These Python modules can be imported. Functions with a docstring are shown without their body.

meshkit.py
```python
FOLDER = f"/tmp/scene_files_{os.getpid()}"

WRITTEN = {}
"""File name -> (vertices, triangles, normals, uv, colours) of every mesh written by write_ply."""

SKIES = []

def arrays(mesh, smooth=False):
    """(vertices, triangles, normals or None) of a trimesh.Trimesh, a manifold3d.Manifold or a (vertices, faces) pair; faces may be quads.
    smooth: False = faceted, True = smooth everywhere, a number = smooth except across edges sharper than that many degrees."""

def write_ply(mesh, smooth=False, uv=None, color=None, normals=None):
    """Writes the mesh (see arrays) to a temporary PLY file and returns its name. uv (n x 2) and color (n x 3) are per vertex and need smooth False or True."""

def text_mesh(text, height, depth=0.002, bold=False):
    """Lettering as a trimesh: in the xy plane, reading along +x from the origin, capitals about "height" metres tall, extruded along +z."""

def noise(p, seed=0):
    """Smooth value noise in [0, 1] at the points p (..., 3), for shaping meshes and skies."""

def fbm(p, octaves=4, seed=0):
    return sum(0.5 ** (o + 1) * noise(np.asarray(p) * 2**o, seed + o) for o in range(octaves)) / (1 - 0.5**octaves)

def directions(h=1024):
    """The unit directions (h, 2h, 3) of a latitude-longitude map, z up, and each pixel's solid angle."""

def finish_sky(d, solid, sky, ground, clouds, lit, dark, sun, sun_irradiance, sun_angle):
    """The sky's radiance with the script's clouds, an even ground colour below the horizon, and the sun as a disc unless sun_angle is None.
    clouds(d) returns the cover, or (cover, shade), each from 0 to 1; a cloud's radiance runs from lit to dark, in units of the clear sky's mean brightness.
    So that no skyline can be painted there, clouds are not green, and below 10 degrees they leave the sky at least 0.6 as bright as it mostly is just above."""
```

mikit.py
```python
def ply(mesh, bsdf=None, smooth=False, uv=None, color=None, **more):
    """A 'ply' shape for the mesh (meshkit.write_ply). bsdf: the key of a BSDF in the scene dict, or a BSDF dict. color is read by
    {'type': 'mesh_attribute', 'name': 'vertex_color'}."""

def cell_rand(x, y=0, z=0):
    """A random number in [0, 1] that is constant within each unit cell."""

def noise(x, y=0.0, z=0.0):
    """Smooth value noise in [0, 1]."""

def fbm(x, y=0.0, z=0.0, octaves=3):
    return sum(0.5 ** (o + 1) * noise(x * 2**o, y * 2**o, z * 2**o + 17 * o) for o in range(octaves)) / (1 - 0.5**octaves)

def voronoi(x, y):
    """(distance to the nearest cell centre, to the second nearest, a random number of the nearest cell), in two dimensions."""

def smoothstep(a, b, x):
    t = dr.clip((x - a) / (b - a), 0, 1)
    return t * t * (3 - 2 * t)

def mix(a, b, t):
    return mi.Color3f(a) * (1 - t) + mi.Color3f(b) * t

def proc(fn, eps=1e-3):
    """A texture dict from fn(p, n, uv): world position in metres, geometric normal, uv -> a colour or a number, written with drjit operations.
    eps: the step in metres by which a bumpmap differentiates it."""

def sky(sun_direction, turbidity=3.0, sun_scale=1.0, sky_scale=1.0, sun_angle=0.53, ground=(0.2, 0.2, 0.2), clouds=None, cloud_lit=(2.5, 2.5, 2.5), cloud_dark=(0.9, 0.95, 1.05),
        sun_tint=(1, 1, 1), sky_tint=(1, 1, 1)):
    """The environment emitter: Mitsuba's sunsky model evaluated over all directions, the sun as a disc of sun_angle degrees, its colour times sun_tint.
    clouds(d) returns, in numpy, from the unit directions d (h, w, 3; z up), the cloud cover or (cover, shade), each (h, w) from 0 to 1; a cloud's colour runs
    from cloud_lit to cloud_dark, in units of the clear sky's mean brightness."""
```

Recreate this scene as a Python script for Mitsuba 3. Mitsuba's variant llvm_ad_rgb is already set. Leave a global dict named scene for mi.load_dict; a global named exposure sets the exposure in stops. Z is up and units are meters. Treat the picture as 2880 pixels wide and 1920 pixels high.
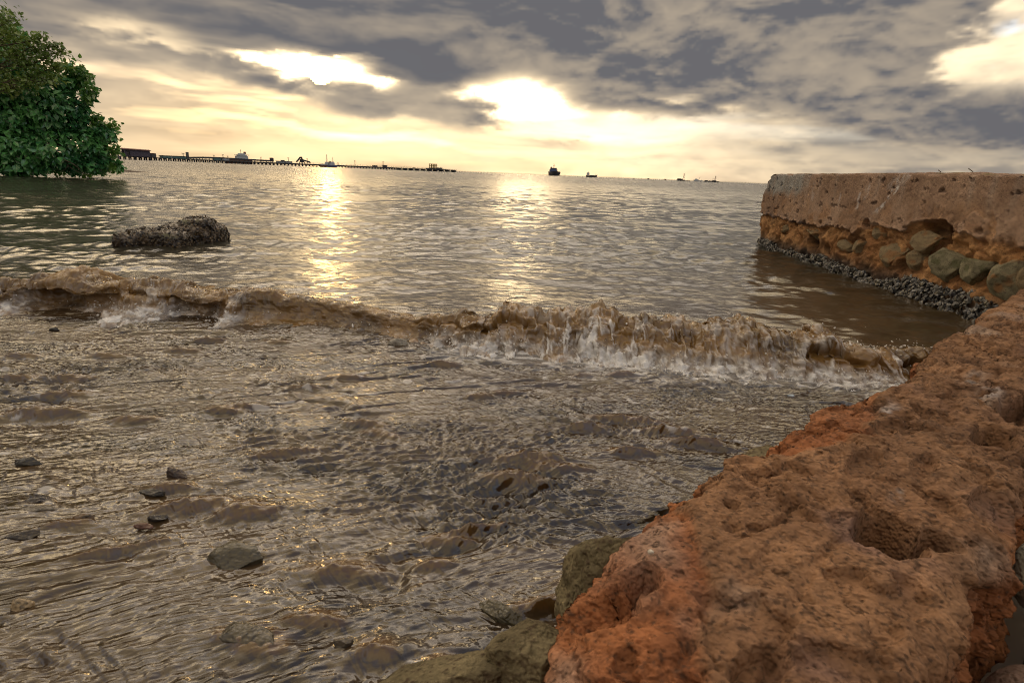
import math, random
import numpy as np, trimesh, manifold3d as m3
import drjit as dr
import mitsuba as mi
import mikit, meshkit

# ------------------------------------------------------------------ camera, sky, exposure
scene, labels = {}, {}
T = mi.ScalarTransform4f
CAM_H = 1.3                      # lens height above the water
FOC = 1500.0 / 2880.0            # focal length in frame widths
pitch, roll = math.atan(471.1 / 1500.0), math.atan(0.0400)
fwd = np.array([0, math.cos(pitch), -math.sin(pitch)])
_up = np.array([0, math.sin(pitch), math.cos(pitch)])
up = _up * math.cos(roll) - np.array([1.0, 0, 0]) * math.sin(roll)
eye = np.array([0, 0, CAM_H])
scene['camera'] = {'type': 'thinlens', 'fov': math.degrees(2 * math.atan(0.5 / FOC)), 'fov_axis': 'x',
                   'aperture_radius': 0.0015, 'focus_distance': 4.2, 'near_clip': 0.05, 'far_clip': 20000.0,
                   'to_world': T().look_at(origin=eye.tolist(), target=(eye + fwd).tolist(), up=up.tolist())}
exposure = 3.1
SUN_AZ, SUN_EL = math.radians(-19.0), math.radians(8.3)
SUN = np.array([math.sin(SUN_AZ) * math.cos(SUN_EL), math.cos(SUN_AZ) * math.cos(SUN_EL), math.sin(SUN_EL)])


def sst(a, b, x):
    t = np.clip((x - a) / (b - a), 0, 1)
    return t * t * (3 - 2 * t)


def n3(p, seed=0):
    return meshkit.noise(p, seed)


def cloud_cover(d):
    """An evening sky: a heavy bank of cloud above a hazy bright band, breaks near the sun, unseen broken cloud higher up and behind, brightened as fill light."""
    az = np.degrees(np.arctan2(d[..., 0], d[..., 1]))
    el = np.degrees(np.arcsin(np.clip(d[..., 2], 0, 1)))
    ring = np.stack([d[..., 0], d[..., 1]], -1) / np.maximum(np.hypot(d[..., 0], d[..., 1]), 1e-6)[..., None] * 9.0
    S = np.concatenate([ring, (el / 2.9)[..., None]], -1)
    fb = lambda p, o, s_: meshkit.fbm(p, o, s_) - 0.5
    q, r = fb(S * 0.55 + 9, 3, 51), fb(S * 0.7 + 4, 3, 52)
    S = S + np.stack([q * 1.0, q * 0.6 + r * 0.4, r * 0.9], -1)
    mid = fb(S * np.array([0.50, 0.50, 0.60]), 5, 12)
    fine = fb(S * 2.0 + 1.2 * mid[..., None], 5, 13)
    B = S * np.array([1.0, 1.0, 1.15])
    bill = sum(0.55 ** o * (1 - 3.2 * np.abs(meshkit.noise(B * 2 ** o * 1.3 + 3 * o, 60 + o) - 0.5)) for o in range(5)) / 2.1   # heaped heads
    puff = fb(S * 4.2 + 2 * fine[..., None], 4, 15)
    wisp = fb(S * np.array([0.45, 0.45, 1.9]) + 7, 5, 14)
    big = meshkit.fbm(np.stack([d[..., 0], d[..., 1], el * 0], -1) / np.maximum(d[..., 2] + 0.12, 0.05)[..., None] * 1.3 + 3.7, 5, 11)

    def bump(a0, e0, ra, re, w=1.0, rag=1.0):
        da = (az - a0 + rag * (3.4 * fine + 4 * mid + 2.0 * puff)) / ra
        de = (el - e0 + rag * (1.5 * fine + 0.9 * mid + 1.2 * puff)) / re
        return w * np.exp(-(da * da + de * de))

    edge = 5.7 + 1.3 * mid + 1.9 * fine - 0.55 * bill + 0.7 * puff + bump(-9, 5.0, 10, 4, -0.9) + bump(-5, 5, 4, 4, -0.9) + bump(-15, 5, 4, 4, -0.6) \
        + bump(20, 6.0, 14, 9, 0.3) + bump(38, 4, 9, 8, -2.9) + bump(-34, 6, 10, 6, 1.9)
    bank = sst(edge - 0.45, edge + 0.75, el)
    gap = bump(-19.3, 8.5, 3.9, 1.25, 1.5) + bump(-25.0, 8.9, 2.4, 0.5, 0.8) + bump(-13.6, 7.7, 2.0, 0.5, 0.9) + bump(0.6, 7.0, 3.6, 1.9, 1.6) + bump(-3.5, 7.6, 2.5, 0.9, 0.8) + bump(8.0, 5.4, 7.0, 0.9, 0.9) \
        + bump(-33.5, 9.9, 4.2, 0.8, 0.50) + bump(-30.5, 9.0, 3.0, 0.6, 0.42) + bump(15.0, 7.3, 2.0, 0.5, 0.6) + bump(24, 4.8, 3, 0.7, 0.7) + bump(20, 6.6, 1.6, 0.4, 0.5)
    right = sst(34.0, 36.0, az + 6 * fine + 7 * mid - 2.4 * bill - 0.25 * (el - 9)) * sst(5.5, 8.5, el + 3 * mid - bill) * (1 - sst(55, 85, az))
    right_cloud = sst(-0.22, 0.02, 0.6 * mid + 0.8 * fine + 0.13 * bill)
    lo = 18 - 3 * np.exp(-((az + 12) / 30) ** 2)
    high = sst(lo, lo + 10, el)                                      # unseen deck above the frame, broken up and brightened to light the foreground
    broken = sst(0.42, 0.58, big)
    streak = bump(-12, 4.2, 9, 0.6, .9) + bump(5, 3.3, 5, 0.4, 1.0) + bump(-27, 4.4, 9, 0.8, .6) + bump(31, 3.6, 9, 0.8, .9) + bump(24.5, 2.8, 1.8, 0.4, .8) + bump(-4, 5.0, 6, 0.8, 1.0) \
        + bump(-28, 2.2, 12, 0.8, .5) + bump(-15, 6.0, 6, 0.9, 0.9) + bump(15, 4.6, 2, .3, .6)
    veil = 0.985 - 0.09 * np.exp(-((az - 12) / 14) ** 2) + 0.6 * wisp * sst(0.2, 2.0, el)       # thin cloud in the bright band
    open_ = np.clip(gap, 0, 1.15)
    cover = bank * (1 - 0.40 * sst(0.45, 1.35, open_)) + (1 - bank) * np.clip(np.maximum(veil, 0.97 * np.clip(streak, 0, 1)), 0.1, 0.97)
    cover = cover * (1 - right) + right * (0.35 + 0.6 * right_cloud)
    cover = cover * (1 - high) + high * (0.52 + 0.45 * broken)
    # v: how far from blue-grey (0) to sunlit cream (1); thin cloud before the sun is brighter still
    glow = np.exp(-((az + 10) / 24) ** 2 - ((el - 6.0) / 4.2) ** 2)
    heap = 0.25 + 0.65 * sst(-12, 14, az) * (1 - sst(60, 110, az))
    tex = 0.80 * mid + heap * (0.75 * fine + 0.15 * bill + 0.70 * puff) + (1.0 - 0.7 * heap) * wisp
    rim = np.exp(-((el - edge) / 0.8) ** 2)
    v_bank = 0.01 + 0.125 * sst(-0.16, 0.26, tex) + 0.28 * tex + 0.10 * glow + 0.18 * rim + (0.85 + 1.6 * puff) * sst(0.0, 1.0, open_) + 0.06 * sst(-22, -38, az) * (1 - sst(-70, -130, az))
    v_band = 0.47 - 0.20 * sst(3, 6, el) - 0.38 * np.clip(streak, 0, 1) + 0.6 * wisp + 0.62 * tex - 0.30 * sst(22, 38, az) * (1 - sst(60, 100, az)) - 0.24 * sst(-6, -28, az) * (1 - sst(-60, -120, az)) + 0.36 * glow
    v = bank * np.clip(v_bank, 0.03, 3) + (1 - bank) * np.clip(v_band, 0.12, 1.5)
    v = v * (1 - right) + right * np.clip(0.62 + 0.9 * tex + 0.10 * right_cloud, 0, 1.1)
    v_high = np.clip(0.58 + 1.2 * (big - 0.5) + 0.4 * fine + 0.15 * broken, 0.1, 1.2) * (1 + 4.0 * np.exp(-((d @ SUN - 1) / 0.30) ** 2))  # unseen sunward cloud, brightness added to light the wash and walls
    v = np.maximum(v * (1 - high) + high * v_high, 0)
    # the sun stands behind the thin cloud of the breaks
    glare = np.clip(bump(-19.2, 8.5, 4.2, 1.4, 1.1) + bump(0.6, 7.0, 4.0, 1.9, 1.0), 0, 1)
    v = v * (1 + 0.9 * glare) + GLARE * sst(0.25, 1.05, glare * np.clip(open_, 0, 1)) ** 2
    cover = np.maximum(cover, 0.9 * sst(0.3, 0.9, glare))
    return np.clip(cover, 0, 1), 1 - v / 24.0


GLARE = 6.0
scene['sky'] = mikit.sky(SUN.tolist(), turbidity=4.0, sun_scale=0.006, sun_angle=2.2, ground=(0.10, 0.085, 0.06), clouds=cloud_cover,
                         sky_scale=2.5, cloud_lit=tuple((d + 24 * (l - d)) / 2.5 for l, d in zip((3.0, 2.32, 1.45), (0.25, 0.27, 0.325))), cloud_dark=tuple(d / 2.5 for d in (0.25, 0.27, 0.325)), sky_tint=(1.0, 0.98, 1.15))
# ==== END SKY

# ------------------------------------------------------------------ helpers
rng = np.random.default_rng(7)
random.seed(7)


def lab(key, label=None, cat=None, group=None, kind=None):
    d = labels.setdefault(key, {})
    for k, v in (('label', label), ('category', cat), ('group', group), ('kind', kind)):
        if v:
            d[k] = v


def add(key, mesh, bsdf, smooth=False, color=None, to_world=None):
    s = mikit.ply(mesh, bsdf, smooth=smooth, color=color)
    if to_world is not None:
        s['to_world'] = to_world
    scene[key] = s
    return s


def num(base, i):
    return base if i == 0 else f'{base}_{i:03d}'


def hash2(ix, iy, seed):
    h = (ix * 374761393 + iy * 668265263 + seed * 144665) & 0xFFFFFFFF
    h = ((h ^ (h >> 13)) * 1274126177) & 0xFFFFFFFF
    h = ((h ^ (h >> 15)) * 2246822519) & 0xFFFFFFFF
    return ((h ^ (h >> 16)) & 0xFFFFFF) / 16777215.0


def n2(x, y, seed=0):
    ix, iy = np.floor(x).astype(np.int64), np.floor(y).astype(np.int64)
    fx, fy = x - ix, y - iy
    fx = fx * fx * fx * (fx * (6 * fx - 15) + 10)
    fy = fy * fy * fy * (fy * (6 * fy - 15) + 10)
    a, b = hash2(ix, iy, seed), hash2(ix + 1, iy, seed)
    c, d = hash2(ix, iy + 1, seed), hash2(ix + 1, iy + 1, seed)
    return (a + (b - a) * fx) * (1 - fy) + (c + (d - c) * fx) * fy - 0.5


def fb2(x, y, octaves=4, seed=0, gain=0.5):
    """Fractal noise, about -0.5 to 0.5; each octave turned against the last."""
    t, amp, tot = 0, 1.0, 0
    for o in range(octaves):
        t = t + amp * n2(x, y, seed + 7 * o)
        tot += amp
        x, y = 1.6 * x - 1.2 * y + 5.3, 1.2 * x + 1.6 * y + 1.7
        amp *= gain
    return t / tot * 1.25


def ridge(x, y, seed=0, octaves=3):
    t, amp, tot = 0, 1.0, 0
    for o in range(octaves):
        t = t + amp * (1 - 4 * np.abs(n2(x, y, seed + 11 * o)))
        tot += amp
        x, y = 1.6 * x - 1.2 * y + 5.3, 1.2 * x + 1.6 * y + 1.7
        amp *= 0.5
    return t / tot


def fb3(p, octaves=4, seed=0):
    return meshkit.fbm(p, octaves, seed) - 0.5


def grid_faces(nr, nc):
    i = np.arange(nr * nc).reshape(nr, nc)
    a, b, c, d = i[:-1, :-1].ravel(), i[:-1, 1:].ravel(), i[1:, 1:].ravel(), i[1:, :-1].ravel()
    return np.vstack([np.stack([a, b, c], 1), np.stack([a, c, d], 1)])


def grid_normals(V):
    du, dv = np.gradient(V, axis=1), np.gradient(V, axis=0)
    n = np.cross(du, dv)
    return n / np.maximum(np.linalg.norm(n, axis=-1, keepdims=True), 1e-12)


def lerp(a, b, t):
    return np.asarray(a) * (1 - t[..., None]) + np.asarray(b) * t[..., None]


def gauss(dx, dy):
    return np.exp(-(dx * dx + dy * dy))


def rows(start, stop, step0, grow):
    out = [start]
    while out[-1] < stop:
        out.append(out[-1] + step0 + grow * (out[-1] - start))
    return np.array(out)


# ------------------------------------------------------------------ materials
def two(b):
    return {'type': 'twosided', 'b': b}


def rgb(*c):
    return {'type': 'rgb', 'value': list(c)}


VCOL = {'type': 'mesh_attribute', 'name': 'vertex_color'}


def grain_height(p, n, uv):
    a = mikit.fbm(p.x * 55, p.y * 55, p.z * 55, 3)
    b = mikit.noise(p.x * 210, p.y * 210, p.z * 210)
    pore = mikit.smoothstep(0.50, 0.95, mikit.noise(p.x * 95 + 7, p.y * 95, p.z * 95))
    return 0.6 * a + 0.34 * b - 0.35 * pore


def grit(p, n, uv):
    """Dark grains and pores against the paler binder."""
    a = mikit.noise(p.x * 150, p.y * 150, p.z * 150)
    b = mikit.fbm(p.x * 40 + 3, p.y * 40, p.z * 40, 3)
    return 0.75 * mikit.smoothstep(0.50, 0.80, 0.6 * a + 0.4 * b)


def sea_rough(p, n, uv):
    d = dr.sqrt(p.x * p.x + p.y * p.y)
    return 0.15 + 0.10 * mikit.smoothstep(15, 160, d)


def sea_color(p, n, uv):
    t = mikit.fbm(p.x * 0.25, p.y * 0.25, 0.0, 3)
    near = 1 - mikit.smoothstep(4.0, 11.0, p.y - 0.25 * p.x)
    c = mikit.mix((0.012, 0.013, 0.010), (0.022, 0.021, 0.014), t)
    return mikit.mix(c, (0.050, 0.033, 0.016), near * 0.8)


def cat_paws(p, n, uv):
    """Small ripples between the mesh's waves, fading out with distance."""
    d = dr.sqrt(p.x * p.x + p.y * p.y)
    w = 1 - mikit.smoothstep(9.0, 24.0, d)
    wx = p.x + 0.15 * mikit.noise(p.x * 2, p.y * 2, 1.0)
    return w * (mikit.noise((wx + 0.25 * p.y) * 5, (p.y - 0.2 * wx) * 17, 2.0) + 0.45 * mikit.noise((wx - 0.3 * p.y) * 11, (p.y + 0.25 * wx) * 36, 4.0))


scene['mat_sea'] = two({'type': 'bumpmap', 'arbitrary': mikit.proc(cat_paws, eps=2e-3), 'scale': 0.0045,
                        'bsdf': {'type': 'principled', 'base_color': mikit.proc(sea_color), 'roughness': mikit.proc(sea_rough), 'specular': 0.5}})
def streaks(p, n, uv):
    """Fine threads of running water, finer than the mesh, drawn out along the braids."""
    wx = p.x + 0.05 * mikit.noise(p.x * 6, p.y * 6, 2.0)
    wy = p.y + 0.05 * mikit.noise(p.x * 5, p.y * 7, 5.0)
    m = mikit.smoothstep(0.35, 0.65, mikit.noise(p.x * 1.7, p.y * 2.3, 9.0))
    a = mikit.noise((0.90 * wx + 0.42 * wy) * 17, (-0.42 * wx + 0.90 * wy) * 92, 1.0) + 0.5 * mikit.noise((0.90 * wx + 0.42 * wy) * 40, (-0.42 * wx + 0.90 * wy) * 190, 1.0)
    b = mikit.noise((0.75 * wx - 0.66 * wy) * 20, (0.66 * wx + 0.75 * wy) * 105, 3.0)
    return m * a + (1 - m) * (0.5 * a + b)


scene['mat_runout'] = two({'type': 'bumpmap', 'arbitrary': mikit.proc(streaks, eps=1e-3), 'scale': 0.0030,
                           'bsdf': {'type': 'principled', 'base_color': VCOL, 'roughness': 0.10, 'specular': 0.75}})
scene['mat_wave'] = {'type': 'blendbsdf', 'weight': 0.5, 'thin': {'type': 'principledthin', 'base_color': VCOL, 'roughness': 0.13, 'eta': 1.5, 'diff_trans': 1.1, 'spec_trans': 0.0},
                     'wet': two({'type': 'principled', 'base_color': VCOL, 'roughness': 0.14, 'specular': 1.0})}
for _name, _rough, _spec, _scale, _dark in (('mat_masonry', 0.85, 0.25, 0.016, (.045, .026, .016)), ('mat_stone_wet', 0.28, 0.5, 0.006, (.018, .015, .012))):
    scene[_name] = two({'type': 'bumpmap', 'arbitrary': mikit.proc(grain_height, eps=2e-3), 'scale': _scale, 'bsdf': {
        'type': 'blendbsdf', 'weight': mikit.proc(grit),
        'binder': {'type': 'principled', 'base_color': VCOL, 'roughness': _rough, 'specular': _spec},
        'grains': {'type': 'principled', 'base_color': {'type': 'rgb', 'value': list(_dark)}, 'roughness': _rough, 'specular': _spec}}})
scene['mat_shell'] = two({'type': 'principled', 'base_color': VCOL, 'roughness': 0.35, 'specular': 0.5})


def plain(name, c, rough=0.6, **kw):
    scene[name] = two({'type': 'principled', 'base_color': rgb(*c), 'roughness': rough, **kw})
    return name


# ------------------------------------------------------------------ sea: one sheet out to the horizon
def wave_toe(x):
    """Where the breaker's foot runs, as y over x."""
    return np.interp(x, [-8, -4.4, -3.2, -2.36, -1.86, -1.32, -0.68, -0.23, 0.17, 0.94, 1.66, 2.12, 2.62, 3.1, 4.5],
                     [4.30, 4.42, 4.45, 4.33, 4.42, 4.31, 4.05, 3.84, 3.82, 3.66, 3.53, 3.46, 3.46, 3.55, 4.0])


_comp = []
_r = np.random.default_rng(21)
for lam in np.geomspace(0.09, 5.0, 60):
    for _ in range(2):
        th = _r.normal(-1.50, 1.3 if lam < 0.3 else 0.60)   # heading, mostly towards the beach
        sl = 0.0205 * (1.6 if 0.16 < lam < 0.9 else 0.85) * (0.35 if lam > 1.4 else 1) * _r.uniform(0.6, 1.3)
        _comp.append((lam, th, sl * lam / (2 * math.pi), _r.uniform(0, 6.28)))


def sea_height(x, y, dy):
    z = np.zeros_like(x)
    wx, wy = x + 0.30 * fb2(x * 0.7, y * 0.7, 2, 3), y + 0.30 * fb2(x * 0.7, y * 0.7, 2, 4)
    calm = 0.75 + 1.1 * fb2(x * 0.16, y * 0.30, 3, 8) + 0.8 * fb2(x * 0.7, y * 1.1, 2, 9)
    calm = np.clip(calm, 0.25, 1.5)
    for lam, th, a, ph in _comp:
        w = sst(2.2, 4.0, lam / dy)
        ok = np.nonzero(w.max(1) > 0)[0]
        if not len(ok):
            continue
        k = 2 * math.pi / lam
        s = slice(ok[0], ok[-1] + 1)
        q = k * (math.cos(th) * wx[s] + math.sin(th) * wy[s]) + ph
        z[s] += w[s] * a * (np.sin(q) + 0.22 * np.cos(2 * q)) * (calm[s] if lam < 1.2 else 1)
    return z


def build_sea():
    ys = rows(3.15, 230.0, 0.018, 0.0050)
    t = np.concatenate([np.linspace(-1.9, -1.25, 36), np.linspace(-1.22, 1.16, 540)])
    y = np.repeat(ys[:, None], len(t), 1)
    x = (y + 2.2) * t
    dy = np.gradient(ys)[:, None] + 0 * x
    z = sea_height(x, y, np.maximum(dy, np.minimum(np.gradient(x, axis=1) * 0.6, .6)))
    # the sheet dives under the breaker and the wash in front of it
    under = sst(wave_toe(x) - 0.2, wave_toe(x) + 1.1, y)
    z = z * (0.55 + 0.45 * under) - 0.10 * (1 - sst(wave_toe(x) + 0.05, wave_toe(x) + 0.45, y))
    # small disturbed water round the barnacled rock
    V = np.stack([x, y, z], -1)
    far = np.array([400.0, 900, 2500, 7000, 16000])
    tx = t
    Vf = np.stack([np.stack([(f + 2.2) * tx * (1 if f < 1000 else 1.3), 0 * tx + f, 0 * tx], -1) for f in far], 0)
    V = np.concatenate([V, Vf], 0)
    add('sea', (V.reshape(-1, 3), grid_faces(V.shape[0], V.shape[1])), 'mat_sea', smooth=True)
    lab('sea', 'rippled grey and gold sea reaching from the breaking wave to the horizon', kind='structure')


build_sea()
# the sand under the water, and round behind the camera
def beach_z(y):
    """The beach falls about six degrees towards the sea; the wash runs down it."""
    t = 3.75 - np.asarray(y, float)
    return 0.105 * 0.5 * (t + np.sqrt(t * t + 0.20))


_b = np.stack(np.meshgrid(np.linspace(-14, 9, 60), np.linspace(-9, 5.2, 50)), -1)
_bz = -0.15 + beach_z(_b[..., 1]) + 0.05 * fb2(_b[..., 0] * 0.6, _b[..., 1] * 0.6, 3, 31) + 0.06 * np.clip(-_b[..., 1], 0, 9)
plain('mat_sand', (0.17, 0.12, 0.075), 0.5)
add('beach', (np.concatenate([_b, _bz[..., None]], -1).reshape(-1, 3), grid_faces(50, 60)), 'mat_sand', smooth=True)
lab('beach', 'brown sand bed lying under the shallow wash', kind='structure')

# ------------------------------------------------------------------ the wash: thin muddy water running over sand and stones
# (x, y, half length, half width, height, turn) of the swellings where the wash runs over hidden stones
HUMPS = []


def ground(px, py, z=0.0):
    """The point at height z that stands at this place of the 2880 x 1920 photograph."""
    right = np.cross(fwd, up)
    d = right * (px - 1440) / 1500 + up * (960 - py) / 1500 + fwd
    k = (z - CAM_H) / d[2]
    if z == 0.0:
        for _ in range(12):
            k = (float(beach_z(eye[1] + d[1] * k)) - CAM_H) / d[2]
    return eye + d * k


for px, py, L, W, h, a in [(125, 1165, .17, .07, .060, .15), (180, 1110, .13, .06, .04, .2), (510, 985, .12, .05, .04, .1), (590, 955, .11, .05, .045, .1), (300, 1000, .12, .05, .04, .1),
                           (630, 1155, .08, .05, .045, .1), (700, 1145, .10, .03, .03, .2), (1030, 1195, .11, .05, .055, -.3), (1060, 1215, .10, .03, .03, -.3), (550, 1425, .12, .06, .05, .2),
                           (690, 1440, .10, .06, .045, .3), (800, 1270, .12, .03, .03, .4), (480, 1370, .07, .04, .04, .3), (1490, 1290, .14, .05, .05, .1), (1560, 1310, .12, .05, .045, -.1),
                           (1650, 1200, .10, .05, .045, .1), (1760, 1180, .20, .05, .045, -.15), (1880, 1210, .15, .05, .05, -.1), (1960, 1245, .13, .05, .05, -.1), (1770, 1270, .12, .04, .04, .1),
                           (1440, 1350, .12, .06, .05, .0), (1350, 1110, .08, .04, .03, .2), (1420, 1100, .08, .04, .03, .3), (1750, 1050, .10, .04, .035, .3), (1640, 1055, .06, .04, .03, .1),
                           (1270, 1505, .08, .035, .035, .1), (1330, 1480, .10, .02, .025, .3), (960, 1590, .10, .05, .03, .1), (1220, 1580, .05, .03, .02, .2), (190, 1470, .06, .03, .025, .2),
                           (330, 1540, .10, .02, .025, .5), (700, 1800, .08, .05, .025, -.2), (1060, 1830, .05, .04, .035, 0), (880, 1740, .06, .04, .03, 0), (1640, 1640, .06, .05, .04, .2),
                           (1560, 1690, .10, .03, .035, .15), (60, 1000, .12, .05, .04, .1), (50, 1060, .10, .05, .03, .1), (210, 1060, .12, .05, .04, .1), (1240, 1890, .05, .05, .045, 0),
                           (380, 1180, .10, .05, .035, .2), (860, 1090, .09, .04, .03, .1), (980, 1060, .10, .03, .03, .2), (780, 960, .10, .05, .03, .1), (1250, 1020, .10, .05, .04, .1)]:
    g = ground(px, py)
    HUMPS.append((g[0], g[1], L, W, h, a))


WASH = 1.35


def saw(q, k=0.55):
    """A ripple with a short steep near face and a long far slope."""
    return np.sin(q) + 0.5 * k * np.sin(2 * q) + 0.33 * k * k * np.sin(3 * q)


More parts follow.
